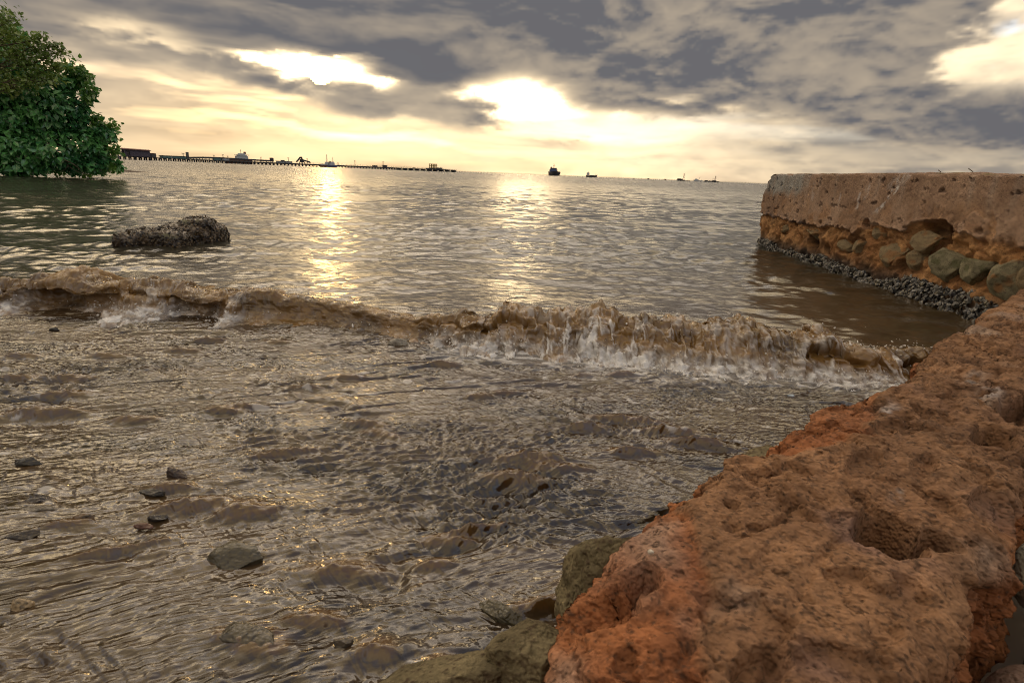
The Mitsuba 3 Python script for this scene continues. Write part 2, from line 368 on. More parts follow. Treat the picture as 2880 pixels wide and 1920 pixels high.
def wash_height(x, y, dy):
    # the sheet runs back down the beach in braids: slow swell, long drawn-out ridges, and sets of fine ripples in patches
    qx, qy = x + 0.16 * fb2(x * 2.1, y * 2.1, 3, 61), y + 0.12 * fb2(x * 1.7, y * 1.7, 3, 62)
    z = 0.013 * fb2(qx * 0.9, qy * 1.6, 3, 63)
    fx, fy = 0.90 * qx + 0.42 * qy, -0.42 * qx + 0.90 * qy          # along and across the braids
    br = np.abs(fb2(fx * 1.5, fy * 5.2, 3, 64))
    z = z - 0.020 * np.exp(-(br / 0.055) ** 2) * sst(-.2, .2, fb2(x * 1.3, y * 1.5, 2, 65)) + 0.008 * fb2(fx * 2.0, fy * 7, 3, 69)
    fx2, fy2 = 0.80 * qx - 0.60 * qy, 0.60 * qx + 0.80 * qy
    br2 = np.abs(fb2(fx2 * 1.1, fy2 * 4.0, 3, 67))
    z = z + 0.010 * np.exp(-(br2 / 0.045) ** 2) * sst(-.05, .25, fb2(x * 1.1, y * 1.4, 2, 68))
    z = z + 0.0045 * fb2(qx * 6.0 - qy, qy * 13 + qx * 3, 4, 66)
    calm = 0.38 + 0.95 * sst(-0.16, 0.20, fb2(x * 1.6 + 3, y * 2.6, 3, 60))
    for (lam, th, amp, seed) in [(0.060, 1.75, .0016, 1), (0.036, 1.98, .0016, 2), (0.046, 1.25, .0019, 3), (0.026, 1.45, .0012, 4), (0.10, 1.60, .0016, 5), (0.020, 2.2, .0008, 6), (0.075, 2.05, .0014, 7), (0.030, 0.95, .0013, 8), (0.040, 2.55, .0013, 9)]:
        k = 2 * math.pi / lam
        m = sst(-0.10, 0.20, fb2(x * (1.5 + .2 * seed), y * (2.2 + .2 * seed), 3, 70 + seed)) * (0.35 + 1.2 * np.clip(fb2(x * 9 + y * 3, y * 14, 2, 90 + seed) + 0.5, 0, 1))
        ph = k * (math.cos(th) * qx + math.sin(th) * qy) + 5.0 * fb2(x * (0.14 / lam), y * (0.20 / lam), 3, 80 + seed)
        w = sst(1.9, 3.6, lam / dy)
        z = z + WASH * amp * m * w * calm * saw(ph)
    fa = fb2(qx * 13 + 2 * qy, qy * 34 + 6 * qx, 3, 58, 0.6)
    fc = fb2(qx * 22 - 9 * qy, qy * 52 - 5 * qx, 2, 59, 0.6)
    fw = sst(1.2, 3.0, 0.03 / dy)
    fl = fb2(fx * 9, fy * 44, 3, 57, 0.6)
    fl2 = fb2(fx2 * 10, fy2 * 50, 3, 56, 0.6)
    fm = sst(-.12, .12, fb2(x * 1.4, y * 1.8, 2, 55))
    z = z + fw * calm * (0.0046 * fa + 0.0026 * fc + 0.0062 * (fm * fl + (1 - fm) * fl2))
    over = np.zeros_like(z)
    for (hx, hy, L, W, h, a) in HUMPS:
        h, L = 0.72 * h, 1.15 * L
        ca, sa = math.cos(a), math.sin(a)
        near = (np.abs(x - hx) < 5 * L) & (np.abs(y - hy) < 5 * L)
        if not near.any():
            continue
        dx, dy_ = x[near] - hx, y[near] - hy
        wob = 0.35 * W * fb2(dx / W * 0.9 + hx * 7, dy_ / W * 0.9 + hy * 5, 3, 97)
        p, q = dx * ca + dy_ * sa + wob, -dx * sa + dy_ * ca + wob
        steep = np.where(q < 0, W * 0.45, W * 1.1)              # the near face stands steeper
        e = h * np.exp(-(p / L) ** 2 - (q / steep) ** 2) * (1 + 0.5 * fb2(dx / W * 1.6, dy_ / W * 1.6, 2, 98))
        # hollow and bow ripples on the near side
        e = e - 0.35 * h * np.exp(-(p / (L * 1.1)) ** 2 - ((q + 1.3 * W) / (0.7 * W)) ** 2)
        rr = np.sqrt((p / 1.5) ** 2 + (q + W) ** 2)
        e = e + 0.0022 * np.sin(rr / 0.006 + 3 * wob / W) * np.exp(-rr / (1.9 * W)) * sst(0.6 * W, 1.4 * W, rr)
        z[near] += e
        over[near] = np.maximum(over[near], np.exp(-(p / (1.1 * L)) ** 2 - (q / (1.2 * steep)) ** 2))
    return z, over


def build_wash():
    ys = np.concatenate([np.arange(-1.2, .41, .03), rows(0.42, 4.75, 0.0042, 0.0022)])
    t = np.concatenate([np.linspace(-2.4, -1.2, 50), np.linspace(-1.18, 0.80, 760)])
    y = np.repeat(ys[:, None], len(t), 1)
    x = np.maximum(y + 0.55, .45) * t
    dy = np.gradient(ys)[:, None] + 0 * x
    z, over = wash_height(x, y, np.maximum(dy, 0.7 * np.gradient(x, axis=1)))
    toe = wave_toe(x)
    z = z * (1 - 0.6 * sst(toe - 0.05, toe + 0.3, y)) - 0.10 * sst(toe + 0.15, toe + 0.5, y) + beach_z(y) - 0.012
    z = z - 0.7 * sst(.16, .30, (x - .19) * .655 - (y - .86) * .756)          # it ends against the low wall
    V = np.stack([x, y, z], -1)
    # silt-laden water: darker where the sand shows, amber where it is drawn thin over a stone, lacy froth in front of the breaker
    t1 = sst(-.2, .2, fb2(x * 1.6 + y * .7, y * 4.0, 4, 120))
    t2 = sst(.0, .3, fb2(x * 9, y * 20, 3, 121))
    col = lerp((.016, .0095, .004), (.046, .029, .0135), t1)
    col = lerp(col, (.08, .056, .034), .35 * t2)
    col = lerp(col, (.085, .044, .012), .85 * sst(.25, .7, over + .3 * fb2(x * 16, y * 22, 3, 122)))
    lace = sst(.30, .62, ridge(x * 7 + .8 * fb2(x * 5, y * 5, 2, 123), y * 12, 124, 3))
    edge_ = np.exp(-np.clip(toe - .12 - y, 0, 9) / .16) * sst(-1.2, -.2, x + .6 * fb2(x * 2, x * 0, 2, 125))
    bits = sst(.34, .42, fb2(x * 13, y * 24, 2, 126)) * sst(.0, .2, fb2(x * 1.2, y * 1.6, 2, 127)) * .55
    foam = np.clip(edge_ * (lace + .25) + bits, 0, 1)
    col = lerp(col, (.62, .61, .59), .8 * foam)
    z = z + .004 * foam
    V = np.stack([x, y, z], -1)
    add('shallow_water', (V.reshape(-1, 3), grid_faces(*V.shape[:2])), 'mat_runout', smooth=True, color=np.clip(col, .003, .8).reshape(-1, 3))
    lab('shallow_water', 'thin sheet of muddy brown wash running back over sand and stones', kind='structure')


build_wash()


# ------------------------------------------------------------------ the breaker
BACK = [(-5.2, -.10), (-3.2, .10), (-1.7, .42), (-.65, .86), (0, 1.0)]
CURL = BACK + [(.34, .95), (.62, .80), (.74, .60), (.60, .56), (.30, .58), (.10, .40), (.12, .16), (.45, .02), (1.1, -.10), (1.9, -.35)]
SPILL = BACK + [(.28, .95), (.55, .83), (.74, .68), (.88, .54), (1.0, .41), (1.12, .29), (1.28, .18), (1.5, .08), (1.95, -.02), (2.6, -.35)]
GLASS = BACK + [(.17, .95), (.30, .84), (.38, .72), (.43, .60), (.47, .48), (.53, .36), (.63, .23), (.85, .10), (1.3, -.03), (2.0, -.35)]


def spline(P, n):
    P = np.array(P, float)
    from scipy.interpolate import PchipInterpolator
    k = np.concatenate([[0], np.cumsum(np.hypot(*np.diff(P, axis=0).T))])
    tt = np.linspace(0, 1, n)
    tt = np.interp(tt, [0, .16, .9, 1], [0, .42, .86, 1])       # most rows on the crest and the face
    kk = tt * k[-1]
    return np.stack([PchipInterpolator(k, P[:, 0])(kk), PchipInterpolator(k, P[:, 1])(kk)], -1)


def build_breaker():
    nv, du = 150, 0.0085
    us = np.arange(-7.2, 3.45, du)
    # the foot line, its normal towards the beach
    toe = wave_toe(us)
    from scipy.ndimage import gaussian_filter1d
    toe = gaussian_filter1d(toe, 14) + 0.05 * fb2(us * 1.5, us * 0, 3, 5)
    tang = np.stack([np.ones_like(us), np.gradient(toe, us)], -1)
    tang /= np.linalg.norm(tang, axis=1, keepdims=True)
    nrm = np.stack([tang[:, 1], -tang[:, 0]], -1)
    Hh = np.interp(us, [-7.2, -4.9, -4.55, -4.2, -3.8, -3.3, -2.7, -2.3, -1.9, -1.3, -.8, -.45, -.18, .15, .44, .83, 1.2, 1.7, 2.2, 2.63, 3.1, 3.45],
                   [.18, .20, .22, .29, .27, .24, .235, .235, .20, .165, .17, .25, .30, .26, .27, .29, .31, .33, .27, .22, .17, .1])
    Hh = Hh * (1 + 0.22 * fb2(us * 2.6, us * 0 + 3, 3, 6))
    spill = np.interp(us, [-7, -4.7, -4.45, -4.15, -3.85, -3.6, -3.3, -3.05, -2.95, -2.72, -2.60, -2.45, -2.30, -1.0, -.7, -.45, 3.4], [1, 1, .8, .05, .05, .35, .8, .75, .15, .05, .3, .85, .15, .1, .5, .9, 1.0])
    glass = np.interp(us, [-2.5, -2.25, -1.0, -.7], [0, 1, 1, .2]) * (us < -.45)
    curl = np.clip(1 - spill - glass, 0, 1)
    tot = spill + glass + curl
    prof = (spill / tot)[:, None, None] * spline(SPILL, nv) + (glass / tot)[:, None, None] * spline(GLASS, nv) + (curl / tot)[:, None, None] * spline(CURL, nv)
    # falling water comes down in heads and lobes of uneven reach
    U = us[:, None] + 0 * prof[..., 0]
    Vv = np.linspace(0, 1, nv)[None, :] + 0 * U
    face = sst(.30, .42, Vv) * (1 - sst(.93, 1.0, Vv))
    gl = np.random.default_rng(12)

    def heads(lo, hi, seed, shear):
        g_ = np.random.default_rng(seed)
        c, out = us[0], np.zeros_like(U)
        q = U + shear * (Vv - .3) + .03 * fb2(U * 5, Vv * 3, 2, seed)
        while c < us[-1]:
            w = g_.uniform(lo, hi)
            t = np.clip(1 - ((q - c - w / 2) / (w * .56)) ** 2, 0, 1)
            out = np.maximum(out, np.sqrt(t) * g_.uniform(.45, 1.1))
            c += w
        return out

    sp = np.clip(spill + 0.25 * curl, 0, 1)[:, None] + 0 * U
    big, small = heads(.15, .34, 31, .05), heads(.05, .13, 32, -.08)
    upper = np.exp(-((Vv - .40) / .16) ** 2)
    lobes = 1 + face * (0.30 * fb2(U * 4.5, Vv * 1.2, 3, 17) + sp * (.42 * (big - .55) + .22 * (small - .5)))
    lobes = lobes + sst(.76, .90, Vv) * sp * (.55 * fb2(U * 2.6, Vv * 2, 3, 19) + .35 * fb2(U * 9, Vv * 3, 3, 20))
    s, z = prof[..., 0] * lobes, prof[..., 1] * (1 + sp * upper * (.46 * (big - .62) + .24 * (small - .55)))
    Hh = Hh * (1 + .16 * fb2(us * 3.2, us * 0, 2, 15) + .30 * fb2(us * 9, us * 0, 3, 16))
    foot = 1.15 - 0.25 * fb2(us * 3, us * 0, 2, 9)
    X = us[:, None] + nrm[:, :1] * (s - foot[:, None]) * Hh[:, None]
    Y = toe[:, None] + nrm[:, 1:] * (s - foot[:, None]) * Hh[:, None]
    Z = z * Hh[:, None] - 0.012
    V = np.stack([X, Y, Z], -1)
    N = grid_normals(V)
    if (N[..., 2] * (Vv < 0.3)).sum() < 0:
        N = -N
    rough = sst(.20, .40, Vv) * (1 - sst(.97, 1.0, Vv))
    lump = np.abs(fb3(V * np.array([7, 7, 8]), 2, 40)) * 2.6 - 0.35
    lump2 = np.abs(fb3(V * 19, 3, 41)) * 2.4 - 0.35
    # strands drawn out along the fall
    arc = np.cumsum(np.linalg.norm(np.gradient(V, axis=1), axis=-1), axis=1)
    warp = 0.16 * fb2(U * 4, arc * 5, 3, 43) + .05 * small
    strand = fb2((U + warp) * 62, arc * 10, 3, 42)
    strand2 = fb2((U + warp) * 30, arc * 7, 3, 44)
    # dark hollows under the heads
    cav = np.exp(-((Vv - .63) / .075) ** 2) * sst(.03, .16, fb2(U * 3.4, Vv * 4, 2, 49) + .10 * (.5 - big)) * sp
    disp = rough * ((.35 + .65 * sp) * (0.055 * lump + 0.024 * lump2) + (0.25 + 0.75 * sp) * (0.009 * strand + 0.013 * strand2) + (1 - sp) * (0.022 * fb3(V * np.array([8, 14, 18]), 5, 45) + .012 * (np.abs(fb3(V * np.array([14, 14, 26]), 3, 56)) * 3 - .3)))
    disp = disp - .085 * cav
    # ripples on the back of the wave
    disp = disp + (1 - rough) * (0.012 * fb3(V * np.array([5, 16, 1]), 4, 46))
    # churned froth sliding out over the wash
    ft = sst(.72, .84, Vv) * (1 - sst(.955, .99, Vv + .10 * fb2(U * 5, U * 0, 3, 54))) * sp * sst(-.18, .10, fb2(U * 1.7, U * 0 + 5, 2, 55) + .12)
    fr = np.abs(fb3(V * 17, 4, 47))
    disp = disp + ft * (0.055 * (fr * 2.6 - .1) + 0.016 * fb3(V * 60, 2, 48))
    P = V + N * disp[..., None]
    # silty brown water, amber where thin; white where it is full of air
    amber = lerp((.07, .040, .013), (.30, .17, .052), np.clip(0.5 + 1.6 * fb3(V * 6, 3, 50), 0, 1))
    crease = sst(.55, .95, big) * .5 + .5
    air = sp * rough * sst(-.02, .30, .55 * strand + .55 * strand2 + .6 * fb3(V * 7, 3, 52) + .14 * (Vv - .5)) * (.35 + .65 * sst(.38, .75, Vv)) * crease * (1 - cav)
    air = np.clip(np.maximum((.70 + .30 * sst(-.6, .3, U)) * air, ft * (.35 + 1.0 * sst(-.12, .14, fb3(V * 22, 3, 53) + .4 * (fr - .12)))), 0, 1)
    col = amber * (1 - air[..., None]) + np.array([.78, .78, .77]) * air[..., None]
    add('breaking_wave', (P.reshape(-1, 3), grid_faces(*P.shape[:2])), 'mat_wave', smooth=True, color=col.reshape(-1, 3))
    lab('breaking_wave', 'small brown breaking wave curling and spilling along the beach', 'wave', kind='stuff')
    # froth thrown up along the foot and the crest: beads and flecks of water
    ico = trimesh.creation.icosphere(subdivisions=1)
    pts, sz = [], []
    g = np.random.default_rng(5)
    w = (ft + 0.5 * rough * sp * np.exp(-((Vv - .42) / .12) ** 2)).ravel()
    pick = g.choice(w.size, 4200, p=w / w.sum())
    base, nn = P.reshape(-1, 3)[pick], N.reshape(-1, 3)[pick]
    off = np.abs(g.normal(0, .020, len(pick))) * np.where(g.random(len(pick)) < .12, 2.6, .55)
    pts = base + nn * off[:, None] + g.normal(0, .006, (len(pick), 3)) + np.array([0, 0, 0.3]) * off[:, None]
    sz = np.clip(g.lognormal(-5.85, .45, len(pick)), .0013, .008)
    st = g.normal(0, 1, (len(pick), 3))
    st = st / np.linalg.norm(st, axis=1, keepdims=True)
    iv = np.array(ico.vertices)
    al = 1 + g.random(len(pick))[:, None] ** 2 * 2.2
    Vs = iv[None] * sz[:, None, None]
    Vs = Vs + (Vs @ st[:, :, None]) * st[:, None, :] * (al[:, None] - 1)
    Vs = Vs + pts[:, None]
    Fs = (np.array(ico.faces)[None] + (np.arange(len(pick)) * len(iv))[:, None, None]).reshape(-1, 3)
    scene['mat_spray'] = two({'type': 'principled', 'base_color': rgb(.60, .58, .54), 'roughness': .12, 'specular': .5})
    add('breaking_wave__spray', (Vs.reshape(-1, 3), Fs), 'mat_spray', smooth=True)
    lab('breaking_wave__spray', 'white froth and droplets thrown up by the breaker', kind='stuff')


build_breaker()

# ------------------------------------------------------------------ stones, shells: small builders
def ico(sub):
    m = trimesh.creation.icosphere(subdivisions=sub)
    return np.array(m.vertices), np.array(m.faces)


ICO = {k: ico(k) for k in (1, 2, 3, 4, 5)}


def boulder(seed, size, sub=4, angular=0.6, rough=0.05):
    """A stone: a sphere cut flat by a few planes, rubbed round and pitted."""
    v, f = ICO[sub]
    g = np.random.default_rng(seed)
    v = v.copy()
    for _ in range(9):
        n = g.normal(0, 1, 3)
        n /= np.linalg.norm(n)
        d = g.uniform(0.55, 0.85)
        over = np.maximum(v @ n - d, 0)
        v -= angular * over[:, None] * n
    v = v * (1 + 0.30 * fb3(v * 1.1 + seed, 3, seed)[:, None])
    n = v / np.linalg.norm(v, axis=1, keepdims=True)
    v = v + n * (rough * (fb3(v * 5 + seed, 4, seed + 3) - 0.6 * np.maximum(fb3(v * 9, 2, seed + 4) - 0.12, 0) * 3))[:, None]
    return v * np.asarray(size, float), f


def turn(v, rz=0.0, rx=0.0, ry=0.0):
    for a, i, j in ((rx, 1, 2), (ry, 2, 0), (rz, 0, 1)):
        if a:
            c, s = math.cos(a), math.sin(a)
            v = v.copy()
            v[:, i], v[:, j] = c * v[:, i] - s * v[:, j], s * v[:, i] + c * v[:, j]
    return v


def stone_color(v, a, b, seed, k=9.0, moss=None):
    t = np.clip(0.5 + 1.5 * fb3(v * k + seed, 4, seed), 0, 1)
    c = lerp(a, b, t)
    if moss is not None:
        m = sst(0.02, 0.2, fb3(v * k * 0.7 - seed, 3, seed + 9))
        c = c * (1 - m[:, None]) + np.array(moss) * m[:, None]
    sp = sst(0.22, 0.3, fb3(v * k * 6, 2, seed + 5))
    return c * (1 - 0.55 * sp[:, None])


def shell_mesh(seed):
    """One oyster: a ragged cupped valve, fluted at the lip."""
    g = np.random.default_rng(seed)
    nr, na = 4, 9
    ang = np.linspace(0, 2 * math.pi, na, endpoint=False)
    lip = 1 + 0.22 * g.normal(0, 1, na)
    V = [[0, 0, 0.32 + .1 * g.random()]]
    for i in range(1, nr):
        r = i / (nr - 1)
        for a, l in zip(ang, lip):
            V.append([r * l * math.cos(a) * 1.25, r * l * math.sin(a) * 0.85, 0.30 * (1 - r ** 1.8) + 0.10 * g.normal() * r])
    F = [[0, 1 + k, 1 + (k + 1) % na] for k in range(na)]
    for i in range(nr - 2):
        o, p = 1 + i * na, 1 + (i + 1) * na
        for k in range(na):
            k2 = (k + 1) % na
            F += [[o + k, p + k, p + k2], [o + k, p + k2, o + k2]]
    V = np.array(V)
    tint = 0.62 * np.array([(.30, .29, .27), (.10, .095, .085), (.06, .055, .05), (.50, .48, .44), (.20, .18, .12), (.05, .05, .055)][seed % 6])
    r = np.clip(np.hypot(V[:, 0], V[:, 1]), 0, 1.3) / 1.3
    C = 0.55 * tint * (0.35 + 0.55 * (1 - np.abs(2 * r - 1.0)))[:, None] * (1 + 0.25 * g.normal(0, 1, (len(V), 1)))
    return V, np.array(F), np.clip(C, 0.01, 0.6)


SHELLS = [shell_mesh(s) for s in range(12)]
SHELL_PLY = [mikit.ply((v, f), 'mat_shell', smooth=40 if False else True, color=c) for v, f, c in SHELLS]


def frame_on(p, n, spin, s):
    """A placement with the z axis along the normal n."""
    n = n / np.linalg.norm(n)
    a = np.cross(n, [0.3, 0.2, 0.93])
    a /= np.linalg.norm(a)
    b = np.cross(n, a)
    x, y = math.cos(spin) * a + math.sin(spin) * b, -math.sin(spin) * a + math.cos(spin) * b
    M = np.eye(4)
    M[:3, 0], M[:3, 1], M[:3, 2], M[:3, 3] = x * s, y * s, n * s, p
    return M


def joined(items):
    """(vertices, faces, colours) of many placed shells as one mesh: items of (shell number, matrix)."""
    V, F, C, at = [], [], [], 0
    for k, M in items:
        v, f, c = SHELLS[k]
        V.append(v @ M[:3, :3].T + M[:3, 3])
        F.append(f + at)
        C.append(c)
        at += len(v)
    return np.vstack(V), np.vstack(F), np.vstack(C)


# ------------------------------------------------------------------ the far sea wall, running out into the water
WB, WT, WN = np.array([4.81, 5.33, 0]), np.array([.0844, .9964, 0]), np.array([-.9964, .0844, 0])
# (u, z, half width, half height, how far it stands out)
WALL_STONES = [(.87, .52, .30, .20, .035), (.42, .515, .21, .16, .030), (-.03, .51, .21, .20, .028), (1.32, .70, .26, .13, .012), (1.92, .47, .27, .18, .002), (2.33, .705, .15, .10, .0),
               (-.36, .55, .16, .18, .02), (4.35, .505, .23, .10, .0), (3.17, .42, .19, .09, -.005), (5.55, .456, .21, .08, -.005), (1.42, .45, .17, .13, .0), (-.75, .5, .2, .18, .02), (2.75, .46, .18, .11, -.005)]


def build_far_wall():
    us = np.concatenate([np.arange(-2.4, -0.7, 0.04), np.arange(-0.7, 3.0, 0.0115), np.arange(3.0, 7.02, 0.018)])
    top, thick = 1.505, 0.75
    zs = np.concatenate([np.arange(-0.35, -0.05, 0.05), np.arange(-0.05, 1.47, 0.0125)])
    prof = [(0, z) for z in zs] + [(-0.004, 1.482), (-.012, 1.495), (-.025, 1.502), (-.045, top)] + [(-s, top) for s in np.linspace(.08, thick - .05, 22)] + [(-thick + .02, 1.49), (-thick, 1.45)] + [(-thick, z) for z in np.linspace(1.3, -.35, 9)]
    prof = np.array(prof)
    U, K = np.meshgrid(us, np.arange(len(prof)), indexing='ij')
    off, Z = prof[K, 0], prof[K, 1].copy()
    face = sst(-0.03, -0.005, off)
    # ragged lower edge of the plaster
    edge = np.interp(U, [-2.4, -.3, -.13, .12, .25, .54, .73, .95, 1.25, 1.55, 1.71, 2.17, 2.41, 2.68, 3.01, 3.3, 4.08, 4.77, 6.33, 7.1],
                     [.8, .82, .84, .86, .82, .88, .89, .95, .955, .89, .79, .82, .83, .71, .66, .71, .655, .64, .69, .69])
    edge = edge + 0.05 * fb2(U * 4.5, Z * 3, 3, 101) + 0.035 * ridge(U * 7, Z * 6, 102, 2) - .02 + 0.02 * fb2(U * 22, Z * 22, 2, 103)
    soft = 0.018 + 0.05 * sst(1.0, 0.0, U)
    plaster = sst(edge - soft, edge + soft, Z) * face + (1 - face)
    near_flake = (.35 + .65 * sst(1.8, 0.3, U)) * sst(.02, .08, fb2(U * 3.2, Z * 3.2, 4, 104) + .05 * np.sin(9 * U)) * plaster * face * sst(1.3, 1.0, Z)
    d = -0.055 * (1 - plaster)
    d = d + 0.020 * fb2(U * 1.3, Z * 1.3, 3, 105) + 0.014 * fb2(U * 7, Z * 7, 4, 106) * (1 + 2 * (1 - plaster)) + 0.005 * fb2(U * 30, Z * 30, 3, 107)
    d = d - 0.022 * near_flake
    # mortar below: scoured, stringy
    low = (1 - plaster) * face
    strings = ridge(U * 5 + 1.5 * fb2(U * 3, Z * 3, 2, 110) + Z * 2.2, Z * 3.2, 108, 3)
    d = d + low * (0.040 * strings + 0.075 * fb2(U * 5, Z * 6, 4, 109) + .02 * fb2(U * 17, Z * 17, 3, 142) - 0.01)
    # little blown pits in the plaster
    pit = sst(0.29, 0.36, fb2(U * 7 + .5 * fb2(U * 9, Z * 9, 2, 143), Z * 10, 3, 111) + 0.20 * fb2(U * 24, Z * 24, 3, 112)) * plaster * face
    d = d - 0.028 * pit
    grain = fb2(U * 60, Z * 60, 2, 113)
    d = d + 0.0045 * grain + 0.006 * sst(.1, .3, fb2(U * 11, Z * 11, 4, 140)) - .008 * np.exp(-(np.abs(fb2(U * 2.4, Z * 2.4, 4, 141)) / .012) ** 2) * plaster
    # dripped lip under the plaster at the far end
    lip = np.exp(-((Z - edge - .012) / .03) ** 2) * face
    d = d + 0.016 * lip * (1 + 2.2 * fb2(U * 14, Z * 5, 2, 114))
    # holes and the beds of the stones
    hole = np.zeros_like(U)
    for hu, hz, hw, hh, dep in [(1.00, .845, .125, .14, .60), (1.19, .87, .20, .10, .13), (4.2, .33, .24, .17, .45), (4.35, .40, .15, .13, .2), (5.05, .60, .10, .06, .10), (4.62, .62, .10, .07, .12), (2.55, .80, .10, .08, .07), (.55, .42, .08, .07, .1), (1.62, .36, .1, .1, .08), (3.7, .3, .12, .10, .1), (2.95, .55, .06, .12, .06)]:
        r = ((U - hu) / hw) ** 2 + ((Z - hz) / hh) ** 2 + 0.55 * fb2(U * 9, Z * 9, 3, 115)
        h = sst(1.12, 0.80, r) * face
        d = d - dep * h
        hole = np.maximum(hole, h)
    bed = np.zeros_like(U)
    for su, sz, sw, sh, so in WALL_STONES:
        r = np.sqrt(((U - su) / (sw * 1.12)) ** 2 + ((Z - sz) / (sh * 1.15)) ** 2)
        g_ = np.exp(-((r - 1.0) / .16) ** 2) * face
        d = d - 0.045 * g_ - 0.03 * sst(1.0, .7, r) * face
        bed = np.maximum(bed, g_)
    # undercut at the water
    d = d - 0.05 * sst(0.30, 0.05, Z) * face
    # chips at the top arris and ragged far end
    chip = sst(0.05, 0.22, fb2(U * 3.0, U * 0, 3, 116)) * np.exp(-((Z - top) / .035) ** 2)
    Z = Z - 0.028 * chip - 0.010 * np.clip(fb2(U * 6, off * 6, 3, 117), -.5, .5) * sst(1.40, 1.5, Z) * 1.5
    endx = np.interp(Z, [-.4, 0, .2, .58, .60, .67, 1.08, 1.1, 1.2, 1.22, 1.35, 1.37, 1.45, 1.51], [6.86, 6.84, 6.88, 7.05, 7.05, 6.93, 6.95, 6.90, 6.88, 6.80, 6.78, 6.72, 6.62, 6.50]) + .03 * fb2(Z * 14, off * 8, 3, 118)
    uu = np.minimum(U, endx - (7.02 - U) * 0.0)
    squeeze = np.where(U > 6.3, 6.3 + (U - 6.3) * (endx - 6.3) / 0.72, U)
    back = sst(-thick + .06, -thick + .02, off) if False else 0
    P = WB + squeeze[..., None] * WT + (d * face + off)[..., None] * WN
    P[..., 2] = Z + (1 - face) * (0.006 * fb2(U * 12, off * 12, 3, 119))
    # close the far end
    cap_c = P[-1].mean(0)
    faces = grid_faces(*U.shape)
    n = U.size
    last = np.arange(len(prof)) + (len(us) - 1) * len(prof)
    # end strip: the profile shrunk to a line up the middle
    mid = P[-1].copy()
    mid[:, :2] = mid[:, :2] * 0.0 + (WB + 6.72 * WT - thick * 0.5 * WN)[:2] + .04 * fb2(mid[:, 2] * 5, mid[:, 2] * 0, 3, 120)[:, None]
    V = np.vstack([P.reshape(-1, 3), mid])
    m2 = np.arange(len(prof)) + n
    extra = np.vstack([np.stack([last[:-1], m2[:-1], m2[1:]], 1), np.stack([last[:-1], m2[1:], last[1:]], 1)])
    faces = np.vstack([faces, extra])
    # what the wall is made of
    c_pl = lerp((.225, .14, .092), (.36, .24, .165), np.clip(.5 + 1.6 * fb2(U * 2.2, Z * 2.2, 4, 121), 0, 1))
    c_mo = lerp((.25, .115, .042), (.45, .245, .105), np.clip(.5 + 1.7 * fb2(U * 5, Z * 5, 4, 122), 0, 1))
    dk = sst(.0, .3, fb2(U * 3.3, Z * 3.3, 4, 123))
    c_mo = lerp(c_mo, c_mo * np.array([.42, .42, .45]), dk * 0.8)
    col = lerp(c_mo, c_pl, plaster)
    grey = sst(4.55, 5.1, U + .25 * fb2(U * 3, Z * 9, 3, 124) + 0.5 * (Z - 1.35)) * sst(1.05, 1.25, Z + .12 * fb2(U * 5, Z * 3, 3, 125)) * (.55 + .9 * np.clip(fb2(U * 9, Z * 1.5, 3, 126) + .3, 0, 1))
    col = lerp(col, (.31, .31, .29), np.clip(grey, 0, .9) * face)
    orange = sst(.1, .3, fb2(U * 2.3, Z * 4, 4, 127)) * sst(1.15, .8, Z) * plaster
    col = lerp(col, (.33, .175, .085), .65 * orange)
    col = lerp(col, c_mo, .55 * near_flake)
    for (u0, z0, u1, z1, w, s) in [(2.04, 1.32, 2.40, .95, .045, .9), (2.10, 1.38, 2.0, 1.45, .05, .4), (2.93, 1.2, 2.93, 1.02, .05, .6), (2.74, 1.31, 2.76, 1.18, .08, .5), (3.51, 1.18, 3.52, 1.0, .05, .45), (2.4, 1.0, 2.55, .86, .05, .4), (2.2, 1.33, 1.9, 1.46, .12, .35), (4.5, 1.3, 4.5, 1.1, .08, .3)]:
        t = np.clip(((U - u0) * (u1 - u0) + (Z - z0) * (z1 - z0)) / ((u1 - u0) ** 2 + (z1 - z0) ** 2), 0, 1)
        dd = np.hypot(U - u0 - t * (u1 - u0), Z - z0 - t * (z1 - z0)) + .05 * fb2(U * 18, Z * 18, 3, 128)
        col = lerp(col, (.55, .52, .50), s * sst(w, w * .25, dd) * sst(-.22, .12, fb2(U * 26, Z * 14, 3, 129)) * face)
    for a in np.linspace(-2.3, 6.4, 30):                                         # faint runs of lime and dirt
        wob = .06 * fb2(Z * 2 + a, Z * 0, 2, 130)
        col = lerp(col, (.40, .36, .32) if int(a * 10) % 2 else (.14, .085, .055), .22 * np.exp(-((U - a - wob) / .05) ** 2) * sst(.75, 1.45, Z + .5 * fb2(U * 2, Z * 1.2, 2, 131)) * face)
    col = lerp(col, (.055, .05, .045), .8 * sst(.33, .12, Z + .08 * fb2(U * 6, Z * 6, 2, 132)) * face)      # tide mark
    tar = sst(3.2, 4.2, U) * np.exp(-((Z - edge - .02) / .05) ** 2) * sst(-.1, .2, fb2(U * 8, Z * 8, 3, 133))
    col = lerp(col, (.045, .040, .045), .8 * tar)
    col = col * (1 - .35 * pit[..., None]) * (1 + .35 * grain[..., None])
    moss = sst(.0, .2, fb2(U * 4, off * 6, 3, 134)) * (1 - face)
    col = lerp(col, (.035, .026, .018), .85 * sst(.3, .9, hole) * sst(.10, .30, -d))     # shade far inside the holes, painted into the colour
    col = lerp(col, (.17, .14, .05), .7 * moss)
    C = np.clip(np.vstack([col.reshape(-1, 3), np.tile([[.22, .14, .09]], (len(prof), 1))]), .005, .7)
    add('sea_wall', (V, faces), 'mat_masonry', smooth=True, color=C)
    lab('sea_wall', 'tall weathered plaster wall with a round hole, running out into the sea', 'wall', kind='thing')
